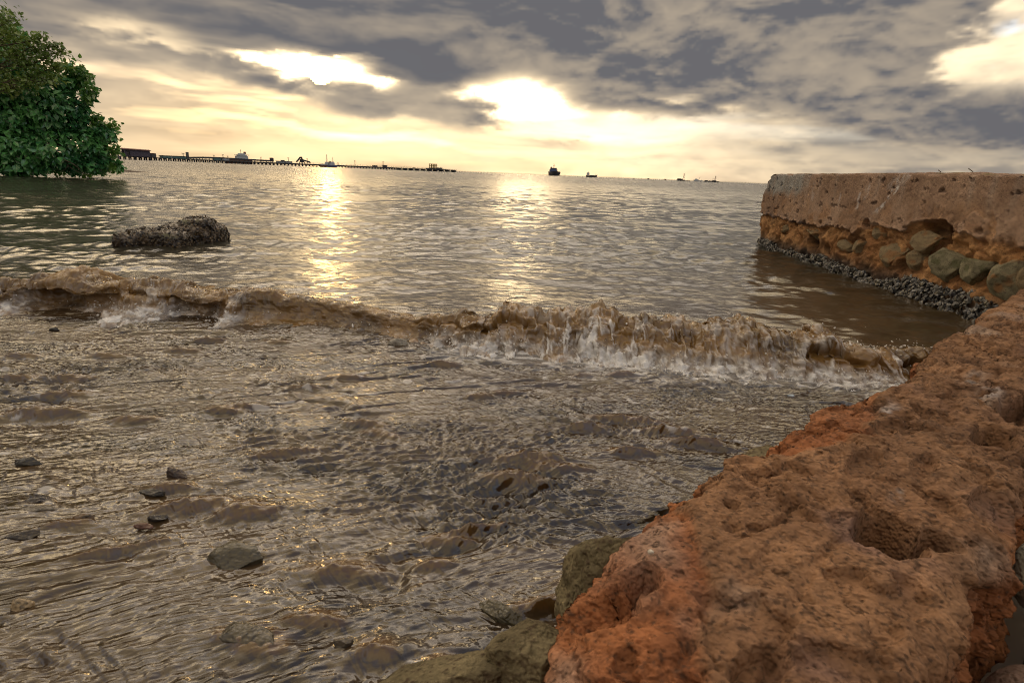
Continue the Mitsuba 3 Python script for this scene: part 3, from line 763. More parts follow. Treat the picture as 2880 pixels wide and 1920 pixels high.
    # the stones showing where the plaster has gone
    for i, (su, sz, sw, sh, so) in enumerate(WALL_STONES):
        v, f = boulder(200 + i, (sw * 1.16, .16, sh * 1.16), 4, .95, .10)
        v = turn(v, ry=.25 * math.sin(i * 2.3))
        col = stone_color(v, (.10, .092, .052), (.27, .24, .155), 210 + i, 14, moss=(.24, .125, .05) if i not in (0, 1) else (.10, .10, .05))
        if i > 2:
            col = col * .6 + np.array([.22, .13, .06]) * .4
        base = WB + su * WT + (so - .147) * WN
        w = v[:, :1] * WT + v[:, 1:2] * WN + v[:, 2:] * np.array([0, 0, 1.0]) + base + np.array([0, 0, sz])
        key = num('sea_wall__stone', i)
        add(key, (w, f[:, ::-1]), 'mat_masonry', smooth=True, color=col)
        labels.setdefault(key, {})
        if i == 0:
            lab(key, 'big pale grey-green boulder below the round hole')
    # oysters along the water line
    g = np.random.default_rng(31)
    place = []
    for u in np.arange(-1.2, 6.9, .0185):
        band = .20 + .05 * math.sin(u * 2.1) + .03 * math.sin(u * 5.3) + (.05 if u < 1.5 else -.06 * min(1, (u - 1.5) / 3))
        for _ in range(6 if u < 2.5 else 4):
            z = band * (1 - g.random() ** 1.5) - .04 + g.normal(0, .012)
            out = -.085 + .045 * g.random() + .02 * (1 - max(0, z) / .3)
            p = WB + (u + g.normal(0, .015)) * WT + out * WN + np.array([0, 0, z])
            n_ = WN + .42 * g.normal(0, 1, 3) + np.array([0, 0, .25])
            place.append((int(g.integers(0, 12)), frame_on(p, n_, g.uniform(0, 6.28), g.uniform(.015, .036)), u))
    place.sort(key=lambda x: abs(x[2] + .2))
    for i, (k, M, u) in enumerate(place[:300]):
        key = num('sea_wall__oyster', i)
        scene[key] = {**SHELL_PLY[k], 'to_world': T(M.tolist())}
    v, f, c = joined([(k, M) for k, M, u in place[300:]])
    add('sea_wall__oyster_crust', (v, f), 'mat_shell', smooth=True, color=c)
    lab('sea_wall__oyster_crust', 'crust of dark oysters along the water line', kind='stuff')
    # two twigs lying on the top
    for i, (u, l) in enumerate([(1.32, .06), (.80, .09)]):
        a = WB + u * WT - .04 * WN + np.array([0, 0, 1.51])
        m = trimesh.creation.cylinder(radius=.005, segment=[a, a + l * (WT * .9 + np.array([0, 0, .38]))], sections=5)
        add(num('twig', i), m, plain('mat_twig', (.05, .035, .025)))
        lab(num('twig', i), ['thin dry twig on the wall top above the white streak', 'thin dry twig on the wall top nearest the right edge'][i], 'twig')


build_far_wall()

# ------------------------------------------------------------------ the low wall in the foreground
LO, LE, LM = np.array([.19, .86, 0]), np.array([.756, .655, 0]), np.array([.655, -.756, 0])
LOW_TOP = .60


def build_low_wall():
    a_ = np.concatenate([np.arange(-1.1, -.45, .03), np.arange(-.45, -.25, .006), np.arange(-.25, 1.2, .0034), np.arange(1.2, 1.8, .0055), np.arange(1.8, 2.9, .0095), np.arange(2.9, 5.75, .02)])
    P_near = [(-.25, -.16), (-.22, .02), (-.18, .16), (-.13, .30), (-.075, .42), (-.045, .50), (-.02, .555), (.012, .585), (.05, .598), (.12, .600), (.36, .600), (.42, .592), (.458, .565), (.482, .50), (.492, .38), (.495, .10), (.495, -.2)]
    P_far = [(-.06, -.16), (-.055, .02), (-.05, .16), (-.045, .30), (-.04, .42), (-.035, .50), (-.02, .555), (.005, .588), (.04, .598), (.12, .600), (.37, .600), (.43, .592), (.465, .565), (.485, .50), (.492, .38), (.495, .10), (.495, -.2)]

    def fine(P):
        P = np.array(P)
        k = np.concatenate([[0], np.cumsum(np.hypot(*np.diff(P, axis=0).T))])
        from scipy.interpolate import PchipInterpolator
        kk = np.linspace(0, 1, 330)
        kk = np.interp(kk, [0, .10, .90, 1], [0, .16, .72, 1]) * k[-1]
        return np.stack([PchipInterpolator(k, P[:, 0])(kk), PchipInterpolator(k, P[:, 1])(kk)], -1)

    pn, pf = fine(P_near), fine(P_far)
    w = sst(.55, 1.25, a_)[:, None, None]
    prof = pn[None] * (1 - w) + pf[None] * w
    A = a_[:, None] + 0 * prof[..., 0]
    S, Z = prof[..., 0], prof[..., 1]
    left = sst(.20, -.02, S)
    # ragged outer edge
    jag = np.interp(A, [-1.1, -.28, -.18, .02, .1, .25, .37, .49, .58, .74, .83, .9, 1.15, 1.28, 1.43, 1.52, 1.67, 1.9, 2.13, 2.9, 3.6, 4.82, 5.7],
                    [.24, .17, .11, .03, -.010, -.022, -.023, -.04, -.035, .015, .03, -.012, -.034, -.027, .016, 0, .084, .07, .05, .03, .024, .022, .02])
    jag = jag + .022 * fb2(A * 6, Z * 6, 3, 201) + .030 * ridge(A * 8, Z * 8, 222, 3) * sst(-.2, .2, fb2(A * 2, A * 0, 2, 223)) + .014 * fb2(A * 26, Z * 26, 3, 202)
    S = S + jag * left
    P0 = LO + A[..., None] * LE + S[..., None] * LM
    P0[..., 2] = Z
    N = grid_normals(P0)
    if N[200:300, 130, 2].mean() < 0:
        N = -N
    # surface: a hard tan skin over softer orange stuff that has weathered out along the outer side
    Q = P0
    skin_line = np.interp(A, [-1.1, -.3, -.05, .08, .2, .27, .4, .55, .7, .85, 1.0, 1.2, 1.5, 2.2, 6], [.40, .35, .25, .16, .06, -.02, -.05, -.06, .05, .10, .13, .10, .03, -.2, -.2])
    skin_n = fb3(Q * 6, 4, 203)
    skin = sst(-.018, .018, S - skin_line + .16 * skin_n) * sst(.50, .57, Z)
    d = .013 * skin
    d = d + .030 * fb3(Q * 3.1, 4, 204) + .018 * fb3(Q * 9, 4, 205) * (1.5 - .8 * skin)
    W3 = Q + .05 * np.stack([fb3(Q * 7 + 1, 3, 224), fb3(Q * 7 + 9, 3, 225), fb3(Q * 7 + 17, 3, 226)], -1)
    f3 = fb3(W3 * 26, 5, 206)
    d = d + .0075 * f3
    d = d + .006 * fb3(Q * 80, 3, 207)
    # crumbling layers: small sharp ledges
    worn = sst(-.13, .01, fb3(Q * 2.6 + 11, 3, 231)) * sst(.5, .58, Z)      # trodden smooth in places
    crumb = .95 - .78 * worn
    tt = 7.0 * fb3(W3 * np.array([5, 5, 9]), 4, 227) + 10
    step = np.floor(tt) + sst(.40, .60, tt - np.floor(tt))
    d = d + .0135 * (step - 10) * crumb
    tt2 = 6.0 * fb3(W3 * np.array([15, 15, 20]), 3, 228) + 10
    d = d + .0062 * (np.floor(tt2) + sst(.3, .7, tt2 - np.floor(tt2)) - 10) * crumb
    # broken plates at two or three levels, with sharp edges
    pl_ = 3.4 * (fb3(W3 * np.array([2.3, 2.3, 2.3]) + 21, 4, 233) + .5)
    pst = np.floor(pl_) + sst(.45, .55, pl_ - np.floor(pl_))
    d = d + .022 * (pst - 1.7) * sst(.42, .55, Z)
    # streaky layering across the top, ragged scabs
    lay = ridge(A * 3.2 - S * 3 + .6 * skin_n, S * 11 + A * 1.2, 208, 3)
    d = d - .010 * sst(.15, .8, lay) * sst(.5, .58, Z)
    scab = fb3(W3 * np.array([11, 11, 20]) + 5, 4, 212)
    d = d - .020 * sst(.09, .14, scab)
    # cracks
    crk = np.exp(-(np.abs(fb3(W3 * 4.2 + 3, 4, 229)) / .012) ** 2) * sst(.0, .15, fb3(Q * 2.4, 2, 230))
    d = d - .022 * crk
    for fq, wd, dep, sd in ((8.0, .014, .017, 240), (17.0, .020, .011, 243), (34.0, .030, .006, 246)):
        nn = fb3(W3 * np.array([fq, fq, fq * 1.3]) + sd, 4, sd)
        d = d - dep * np.exp(-np.abs(nn) / wd) * sst(-.10, .10, fb3(Q * fq * .4 + sd, 2, sd + 1)) * (1 - .70 * worn)
    sharp = 1 - 2.6 * np.abs(fb3(W3 * 13 + 2, 4, 250))
    d = d + .011 * sharp * (1 - .6 * worn)
    # worm-eaten holes
    poc = fb3(W3 * 21 + 3, 3, 209)
    poc2 = fb3(W3 * 44 + 1, 2, 210)
    hol = sst(.19, .25, poc) * .9 + sst(.23, .28, poc2) * .5
    d = d - .020 * hol * (1 - .6 * worn)
    # the big hollows
    deep = np.zeros_like(A)
    for (ha, hs, ra, rs, dep) in [(.525, .325, .080, .062, .150), (.60, .405, .045, .035, .10), (1.32, .385, .12, .055, .12), (1.66, .39, .13, .05, .11), (2.0, .42, .1, .03, .07), (1.27, .17, .05, .025, .03), (1.35, -.01, .05, .03, .03), 
                                  (.02, .075, .05, .04, .06), (-.08, .07, .05, .05, .05), (.9, .3, .07, .02, .015), (1.05, .16, .09, .03, .025), (2.1, .25, .05, .03, .03), (.78, .20, .10, .03, .02), (.0, .31, .06, .03, .03), (.86, .44, .08, .03, .03)]:
        r = np.sqrt(((A - ha) / ra) ** 2 + ((S - hs) / rs) ** 2) + 1.0 * fb3(W3 * 12, 4, 211)
        h = sst(1.12, .82, r) * sst(.40, .52, Z)
        d = d - dep * h
        deep = np.maximum(deep, h)
    # grooved right flank
    flank = sst(.44, .49, S)
    d = d + flank * .03 * ridge(A * 7 + Z * 2, Z * 2.5, 213, 3)
    # soft lumps and caves on the outer face
    d = d + left * sst(.56, .45, Z) * (.075 * fb3(Q * 7 + 8, 3, 214) + .005)
    P = P0 + N * d[..., None]
    P = P + N * 0
    tan = lerp((.122, .064, .034), (.275, .150, .076), np.clip(.5 + 1.5 * fb3(Q * 5 + 2, 4, 215), 0, 1))
    org = lerp((.175, .062, .024), (.31, .122, .047), np.clip(.5 + 1.6 * fb3(Q * 7, 4, 216), 0, 1))
    top = sst(.48, .57, Z)
    keep = np.clip(skin * .95 + .45 * sst(.7, 1.6, A) * top * (1 - deep), 0, 1)
    col = lerp(org, tan, keep)
    dark = sst(.04, .25, fb3(Q * 4 + 6, 4, 217))
    col = lerp(col, col * np.array([.52, .48, .46]), .8 * dark)
    pale = sst(.12, .30, fb3(Q * 3.3 - 4, 4, 218)) * top
    col = lerp(col, (.35, .27, .21), .5 * pale)
    viol = sst(.1, .28, fb3(Q * 4.1 - 14, 3, 219)) * top
    col = lerp(col, (.19, .115, .095), .55 * viol)
    for (pa, ps, ra, rs) in [(1.28, .12, .06, .025), (1.95, .22, .10, .03), (1.75, .30, .10, .03), (.72, .30, .04, .012)]:
        col = lerp(col, (.50, .46, .43), .6 * gauss((A - pa) / ra, (S - ps) / rs) * sst(-.1, .15, fb3(Q * 25, 3, 220)))
    wet = sst(.20, .06, Z)
    col = lerp(col, (.07, .05, .03), .75 * wet)
    col = col * (1 + .9 * f3[..., None]) * (1 - .35 * np.clip(hol + crk, 0, 1)[..., None]) * (1 + .3 * fb3(Q * 120, 2, 221)[..., None])  # holes and cracks painted darker: crevice shade put into the colour
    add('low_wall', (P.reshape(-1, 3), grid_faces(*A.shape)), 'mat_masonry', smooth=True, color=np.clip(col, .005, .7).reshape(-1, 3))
    lab('low_wall', 'low crumbling orange-brown wall in the foreground with a pitted flat top', 'wall', kind='thing')
    # boulders at its foot, held in the mortar
    for i, (px, py, z, sx, sy, sz, tz, c) in enumerate([(1665, 1640, .40, .095, .075, .125, .3, 0), (1470, 1850, .35, .125, .085, .085, .7, 0), (1610, 1800, .42, .060, .045, .05, .7, 1), (2105, 1300, .44, .12, .06, .055, .75, 2),
                                                      (1230, 1930, .30, .13, .09, .09, .4, 0), (1640, 1925, .47, .075, .045, .04, .8, 1)]):
        x, y, z = ground(px, py, z) + np.array([.04, -.04, -.015])
        v, f = boulder(300 + i, (1.4 * sx, 1.4 * sy, 1.4 * sz), 5 if i in (0, 1, 2) else 4, .9, .14)
        v = turn(v, rz=tz) + np.array([x, y, z])
        colr = stone_color(v, *[((.078, .064, .034), (.19, .155, .085)), ((.11, .088, .056), (.24, .19, .125)), ((.085, .070, .038), (.19, .155, .085))][c], 310 + i, 13, moss=(.10, .080, .042))
        key = num('low_wall__boulder', i)
        add(key, (v, f), 'mat_masonry', smooth=True, color=colr)
        labels.setdefault(key, {})
        if i == 3:
            lab(key, 'mossy green ledge bulging from the outer side')
    # a dark pebble caught between the boulders, two bits of shell on the top
    for i, (nm, p, r, c, txt, cat) in enumerate([
            ('pebble', tuple(ground(1590, 1888, .455)), (.016, .013, .012), (.13, .15, .18), 'small blue-grey pebble caught between the mossy boulders', 'pebble'),
            ('shell_fragment', (.285, .867, .612), (.007, .006, .005), (.5, .45, .36), 'small pale shell fragment on the brown crust near the outer edge', 'shell'),
            ('shell_fragment_001', (.98, 1.03, .603), (.012, .010, .006), (.5, .46, .40), 'small pale shell fragment near the inner edge of the low wall', 'shell'),
            ('shell_fragment_002', (.94, 1.66, .628), (.014, .010, .006), (.30, .36, .42), 'bluish shell fragment near the notch in the low wall', 'shell')]):
        v, f = boulder(330 + i, r, 2, .6, .1)
        add(nm, (v + np.array(p), f), 'mat_stone_wet', smooth=True, color=np.tile([c], (len(v), 1)))
        lab(nm, txt, cat)
    # blocks lying in the dark gap on the inner side
    for i, (x, y, z, sx, sy, sz, tz, a, b, txt) in enumerate([
            (1.27, 1.02, .46, .17, .09, .07, .85, (.16, .15, .11), (.25, .22, .17), 'long grey-green stone lying in the gap on the right'),
            (1.03, .73, .36, .13, .11, .10, .3, (.10, .06, .045), (.17, .11, .08), 'dark brown stone block in the bottom right corner'),
            (1.62, 1.38, .34, .2, .12, .14, .8, (.12, .09, .06), (.2, .15, .1), None)]):
        v, f = boulder(340 + i, (sx, sy, sz), 4, .95, .04)
        v = turn(v, rz=tz, rx=.3) + np.array([x, y, z])
        key = num('loose_block', i)
        add(key, (v, f), 'mat_masonry', smooth=True, color=stone_color(v, a, b, 350 + i, 12))
        lab(key, txt or 'brown stone block in the gap behind the low wall', 'stone')
    # ground on the inner side, low and dark with soil
    gx, gy = np.meshgrid(np.linspace(-.2, 6.0, 60), np.linspace(0, 4.0, 40), indexing='ij')
    G = LO + gx[..., None] * LE + (.48 + gy)[..., None] * LM
    G[..., 2] = .02 + .38 * sst(.05, .24, gy + .05 * fb2(gx * 5, gy * 5, 3, 232)) + .05 * fb2(gx * 3, gy * 3, 4, 230) + .10 * gy / 4
    plain('mat_soil', (.07, .05, .035), .9)
    add('ground', (G.reshape(-1, 3), grid_faces(60, 40)), 'mat_soil', smooth=True)
    lab('ground', 'dark soil on the inner side of the low wall', kind='structure')


build_low_wall()

# ------------------------------------------------------------------ the barnacled rock standing in the sea
def build_sea_rock():
    g = np.random.default_rng(77)
    c = ground(440, 660, .001)
    parts = []
    for (px, py, dy, hx, hy, hz, rz) in [(408, 699, .30, .46, .28, .31, .03), (470, 690, .62, .44, .34, .33, .12), (492, 690, .72, .28, .30, .45, .2), (530, 688, .66, .24, .30, .33, .3), (352, 699, .22, .20, .24, .26, -.1)]:
        p = ground(px, py, .001)
        v, f = ICO[4]
        v = np.sign(v) * np.abs(v) ** .50                       # squarish block
        v = v * (1 + .16 * fb3(v * 1.3 + px, 3, 410)[:, None]) * np.array([hx, hy, .90 * hz])
        parts.append(m3.Manifold(m3.Mesh(np.ascontiguousarray(turn(v, rz=rz) + np.array([p[0], p[1] + dy, -.02]), np.float32), np.ascontiguousarray(f, np.uint32))))
    m = parts[0] + parts[1] + parts[2] + parts[3] + parts[4]
    m = m.refine_to_length(.035).to_mesh()
    v, f = np.array(m.vert_properties[:, :3], float), np.array(m.tri_verts)
    tm = trimesh.Trimesh(v, f, process=True)
    trimesh.smoothing.filter_taubin(tm, iterations=8)
    v, f = np.array(tm.vertices), np.array(tm.faces)
    n = np.array(tm.vertex_normals)
    v = v + n * (.05 * fb3(v * 4, 4, 401) + .025 * fb3(v * 14, 3, 402))[:, None]
    t = np.clip(.5 + 1.8 * fb3(v * 7, 4, 403), 0, 1)
    col = lerp((.018, .012, .007), (.075, .046, .022), t)
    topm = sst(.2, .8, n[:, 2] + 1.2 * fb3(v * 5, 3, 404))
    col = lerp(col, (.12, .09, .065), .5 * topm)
    wd = sst(.1, .3, fb3(v * 6, 3, 405)) * topm
    col = lerp(col, (.085, .085, .03), .8 * wd)
    add('barnacled_rock', (v, f), 'mat_stone_wet', smooth=True, color=np.clip(col, .005, .6))
    lab('barnacled_rock', 'dark rock crusted with barnacles standing alone in the water on the left', 'rock')
    tri = tm.area_faces * (np.array(tm.face_normals)[:, 2] > -.4) * (np.array(tm.triangles_center)[:, 2] > -.05)
    up_ = np.array(tm.face_normals)[:, 2]
    wgt = tri * np.where(up_ > .6, .35, 1.0)
    pick = g.choice(len(wgt), 3600, p=wgt / wgt.sum())
    P, Nn = np.array(tm.triangles_center)[pick], np.array(tm.face_normals)[pick]
    items = [(int(g.choice(12, p=np.tile([.14, .20, .20, .14, .14, .18], 2) / 2)), frame_on(p + n_ * .012 + g.normal(0, .008, 3), n_ + .45 * g.normal(0, 1, 3), g.uniform(0, 6.28), g.choice([.011, .016, .022, .028], p=[.3, .35, .25, .1]))) for p, n_ in zip(P, Nn)]
    vv, ff, cc = joined(items)
    add('barnacled_rock__barnacle_crust', (vv, ff), 'mat_shell', smooth=True, color=np.clip(cc * np.array([1.05, .74, .40]), .01, .6))
    lab('barnacled_rock__barnacle_crust', 'crust of small pale barnacles and oysters', kind='stuff')
    # weed fringe on the crown of the rock
    tuft = []
    top = np.nonzero((up_ > .25) & (np.array(tm.triangles_center)[:, 2] > .12))[0]
    for i in g.choice(top, 260):
        p, n_ = np.array(tm.triangles_center)[i], np.array(tm.face_normals)[i]
        d = n_ + .8 * g.normal(0, 1, 3)
        d /= np.linalg.norm(d)
        s = np.cross(d, g.normal(0, 1, 3))
        s /= np.linalg.norm(s)
        l, w = g.uniform(.02, .055), g.uniform(.003, .008)
        tuft.append([p - s * w, p + s * w, p + d * l + np.array([0, 0, -.01])])
    tv = np.array(tuft).reshape(-1, 3)
    add('barnacled_rock__weed', (tv, np.arange(len(tv)).reshape(-1, 3)), plain('mat_weed', (.055, .05, .02), .5))
    lab('barnacled_rock__weed', 'short olive weed on the crown of the rock', kind='stuff')


build_sea_rock()

# ------------------------------------------------------------------ stones lying in the wash
WASH_STONES = [
    # px, py, half length, half width, half height, turn, tilt, colours, label
    (655, 1572, .125, .085, .055, .15, .10, (.10, .085, .05), (.20, .17, .10), 'flat-topped brown stone with a dark front face alone in the near wash'),
    (490, 1330, .085, .035, .045, -.5, .25, (.045, .026, .020), (.10, .055, .04), 'dark red-brown shard of stone sticking up from the wash, larger of a pair'),
    (490, 1365, .055, .025, .022, .3, .1, (.035, .03, .028), (.08, .065, .055), 'flat black stone right in front of the dark red-brown shard'),
    (420, 1385, .07, .03, .02, 0, .1, (.04, .035, .03), (.09, .075, .06), 'low ragged dark stone lying left of the red-brown shard'),
    (95, 1408, .060, .032, .032, .1, .1, (.03, .022, .02), (.085, .055, .045), 'wet black stone near the left edge with a pale stone slab before it'),
    (80, 1435, .10, .03, .012, .1, .05, (.12, .09, .06), (.2, .16, .11), 'flat pale slab awash below the wet black stone'),
    (60, 1505, .075, .028, .024, .15, .1, (.035, .028, .026), (.09, .065, .05), 'long folded dark stone at the left edge of the wash'),
    (48, 1700, .040, .030, .026, .2, .0, (.26, .18, .09), (.42, .32, .19), 'rounded pale tan stone at the left edge'),
    (230, 1455, .050, .022, .020, .1, .0, (.17, .095, .04), (.27, .16, .07), 'small orange-brown stone beside a hump of running water'),
    (435, 1455, .045, .022, .020, .3, .1, (.035, .028, .024), (.08, .06, .045), 'small dark stone with a reddish one before it'),
    (400, 1480, .045, .018, .014, -.1, .0, (.18, .07, .045), (.28, .12, .07), 'small flat reddish stone awash'),
    (1415, 1725, .095, .036, .042, -.45, .15, (.09, .075, .035), (.22, .18, .09), 'yellow-green weedy stone in the wash near the low wall'),
    (680, 1800, .13, .050, .026, -.25, .1, (.085, .07, .04), (.17, .14, .085), 'flat ridged stone awash at the bottom of the picture'),
    (960, 1810, .035, .028, .026, .0, .0, (.15, .12, .085), (.26, .21, .15), 'small round stone standing in the bottom wash'),
    (1260, 1895, .05, .045, .038, .0, .0, (.16, .11, .06), (.26, .19, .11), 'round brown stone at the bottom edge by the low wall'),
    (1118, 965, .13, .07, .085, .1, .2, (.20, .18, .14), (.36, .33, .27), 'pale squarish stone just in front of the breaking wave'),
    (75, 1300, .09, .035, .035, .1, .1, (.04, .036, .026), (.10, .085, .06), 'dark pitted stone near the left edge with water breaking over it'),
    (60, 1155, .05, .03, .022, .0, .0, (.14, .07, .03), (.22, .12, .05), 'orange-brown stone end showing under the large hump of water'),
    (840, 1735, .03, .02, .012, .3, .0, (.07, .05, .03), (.13, .10, .07), 'tiny dark stone under a line of ripples'),
    (70, 1090, .03, .02, .018, .2, .0, (.025, .022, .02), (.06, .05, .045), 'small black stone on the left between two brown humps'),
    (150, 925, .06, .03, .03, .2, .0, (.05, .04, .03), (.10, .08, .06), 'dark stone on the left just in front of the breaker'),
]


def build_wash_stones():
    for i, (px, py, a, b, c, rz, tilt, c0, c1, txt) in enumerate(WASH_STONES):
        p = ground(px, py)
        dk = .9 if px in (1118, 48) else .38
        c0, c1 = tuple(dk * q for q in c0), tuple(dk * q for q in c1)
        v, f = boulder(500 + i, (.68 * a, .68 * b, .74 * c), 4, 1.0, .10)
        v = turn(v, rz=rz, rx=tilt) + np.array([p[0], p[1] + .3 * b, p[2] - c * .36])
        col = stone_color(v, c0, c1, 510 + i, 30)
        key = num('wash_stone', i)
        add(key, (v, f), 'mat_stone_wet', smooth=True, color=np.clip(col, .005, .6))
        lab(key, txt, 'stone')


build_wash_stones()

# ------------------------------------------------------------------ trees leaning over the water on the left
def leaf_cloud(points, normals, size, g, droop):
    """Broad pointed leaves, folded along the midrib, one at each point; the blades hang outwards and down."""
    n = len(points)
    out = normals + 0.55 * g.normal(0, 1, (n, 3))
    tip = out * (1 - droop) + np.array([0, 0, -droop]) + 0.35 * g.normal(0, 1, (n, 3))
    tip /= np.linalg.norm(tip, axis=1, keepdims=True)
    up_ = normals + np.array([0, 0, .8]) + 0.6 * g.normal(0, 1, (n, 3))
    side = np.cross(tip, up_)
    side /= np.maximum(np.linalg.norm(side, axis=1, keepdims=True), 1e-6)
    nrm = np.cross(side, tip)
    L = size * np.clip(g.normal(1, .25, n), .5, 1.6)
    P = lambda a, b, c: points + (tip * a + side * b + nrm * c) * L[:, None]
    V = np.stack([P(0, 0, 0), P(.35, .36, .10), P(.70, .26, .06), P(1.05, 0, -.12), P(.70, -.26, .06), P(.35, -.36, .10), P(.55, 0, -.03)], 1)
    F = np.array([[0, 1, 6], [1, 2, 6], [2, 3, 6], [3, 4, 6], [4, 5, 6], [5, 0, 6]])
    return V.reshape(-1, 3), (F[None] + (np.arange(n) * 7)[:, None, None]).reshape(-1, 3)


def limb(path, r0, r1, sides=7):
    path = np.array(path, float)
    k = np.linspace(0, 1, len(path))
    kk = np.linspace(0, 1, 4 * len(path))
    from scipy.interpolate import PchipInterpolator
    p = np.stack([PchipInterpolator(k, path[:, j])(kk) for j in range(3)], -1)
    p = p + .04 * r0 / .2 * np.stack([fb2(kk * 6 + path[0, j] * 3, kk * 0 + j, 2, 600 + j) for j in range(3)], -1) * 5
    r = r0 + (r1 - r0) * kk
    t = np.gradient(p, axis=0)
    t /= np.linalg.norm(t, axis=1, keepdims=True)
    a = np.cross(t, [.31, .2, .93])
    a /= np.linalg.norm(a, axis=1, keepdims=True)
    b = np.cross(t, a)
    an = np.arange(sides) * 2 * math.pi / sides
    V = p[:, None] + r[:, None, None] * (np.cos(an)[None, :, None] * a[:, None] + np.sin(an)[None, :, None] * b[:, None])
    i, j = np.meshgrid(np.arange(len(p) - 1), np.arange(sides), indexing='ij')
    q = np.stack([i * sides + j, i * sides + (j + 1) % sides, (i + 1) * sides + (j + 1) % sides, (i + 1) * sides + j], -1).reshape(-1, 4)
    return V.reshape(-1, 3), np.vstack([q[:, [0, 1, 2]], q[:, [0, 2, 3]]])


def merge(ms):
    V, F, at = [], [], 0
    for v, f in ms:
        V.append(v)
        F.append(np.asarray(f) + at)
        at += len(v)
    return np.vstack(V), np.vstack(F)


def leaf_tint(dark, light, k, sp):
    def fn(p, n, uv):
        t = mikit.fbm(p.x * k, p.y * k, p.z * k, 3)
        r = mikit.noise(p.x * 6.1, p.y * 6.1, p.z * 6.1)
        return mikit.mix(dark, light, mikit.smoothstep(.3, .7, .6 * t + .4 * r))
    return fn


for _n, _a, _b, _k, _d in (('mat_leaf', (.032, .135, .050), (.12, .33, .095), .9, 1.0), ('mat_leaf_olive', (.085, .155, .028), (.19, .27, .055), .8, 1.2), ('mat_leaf_edge', (.060, .15, .026), (.14, .28, .05), .8, 1.3)):
    _t = mikit.proc(leaf_tint(_a, _b, _k, 0))
    scene[_n] = {'type': 'blendbsdf', 'weight': 0.62, 'thin': {'type': 'principledthin', 'base_color': _t, 'roughness': .4, 'diff_trans': _d, 'spec_trans': 0.0, 'eta': 1.45},
                 'waxy': two({'type': 'principled', 'base_color': _t, 'roughness': .27, 'specular': 1.0})}
plain('mat_bark', (.085, .06, .04), .8)


def at_depth(px, py, Y):
    right = np.cross(fwd, up)
    d = right * (px - 1440) / 1500 + up * (960 - py) / 1500 + fwd
    return eye + d * (Y / d[1])


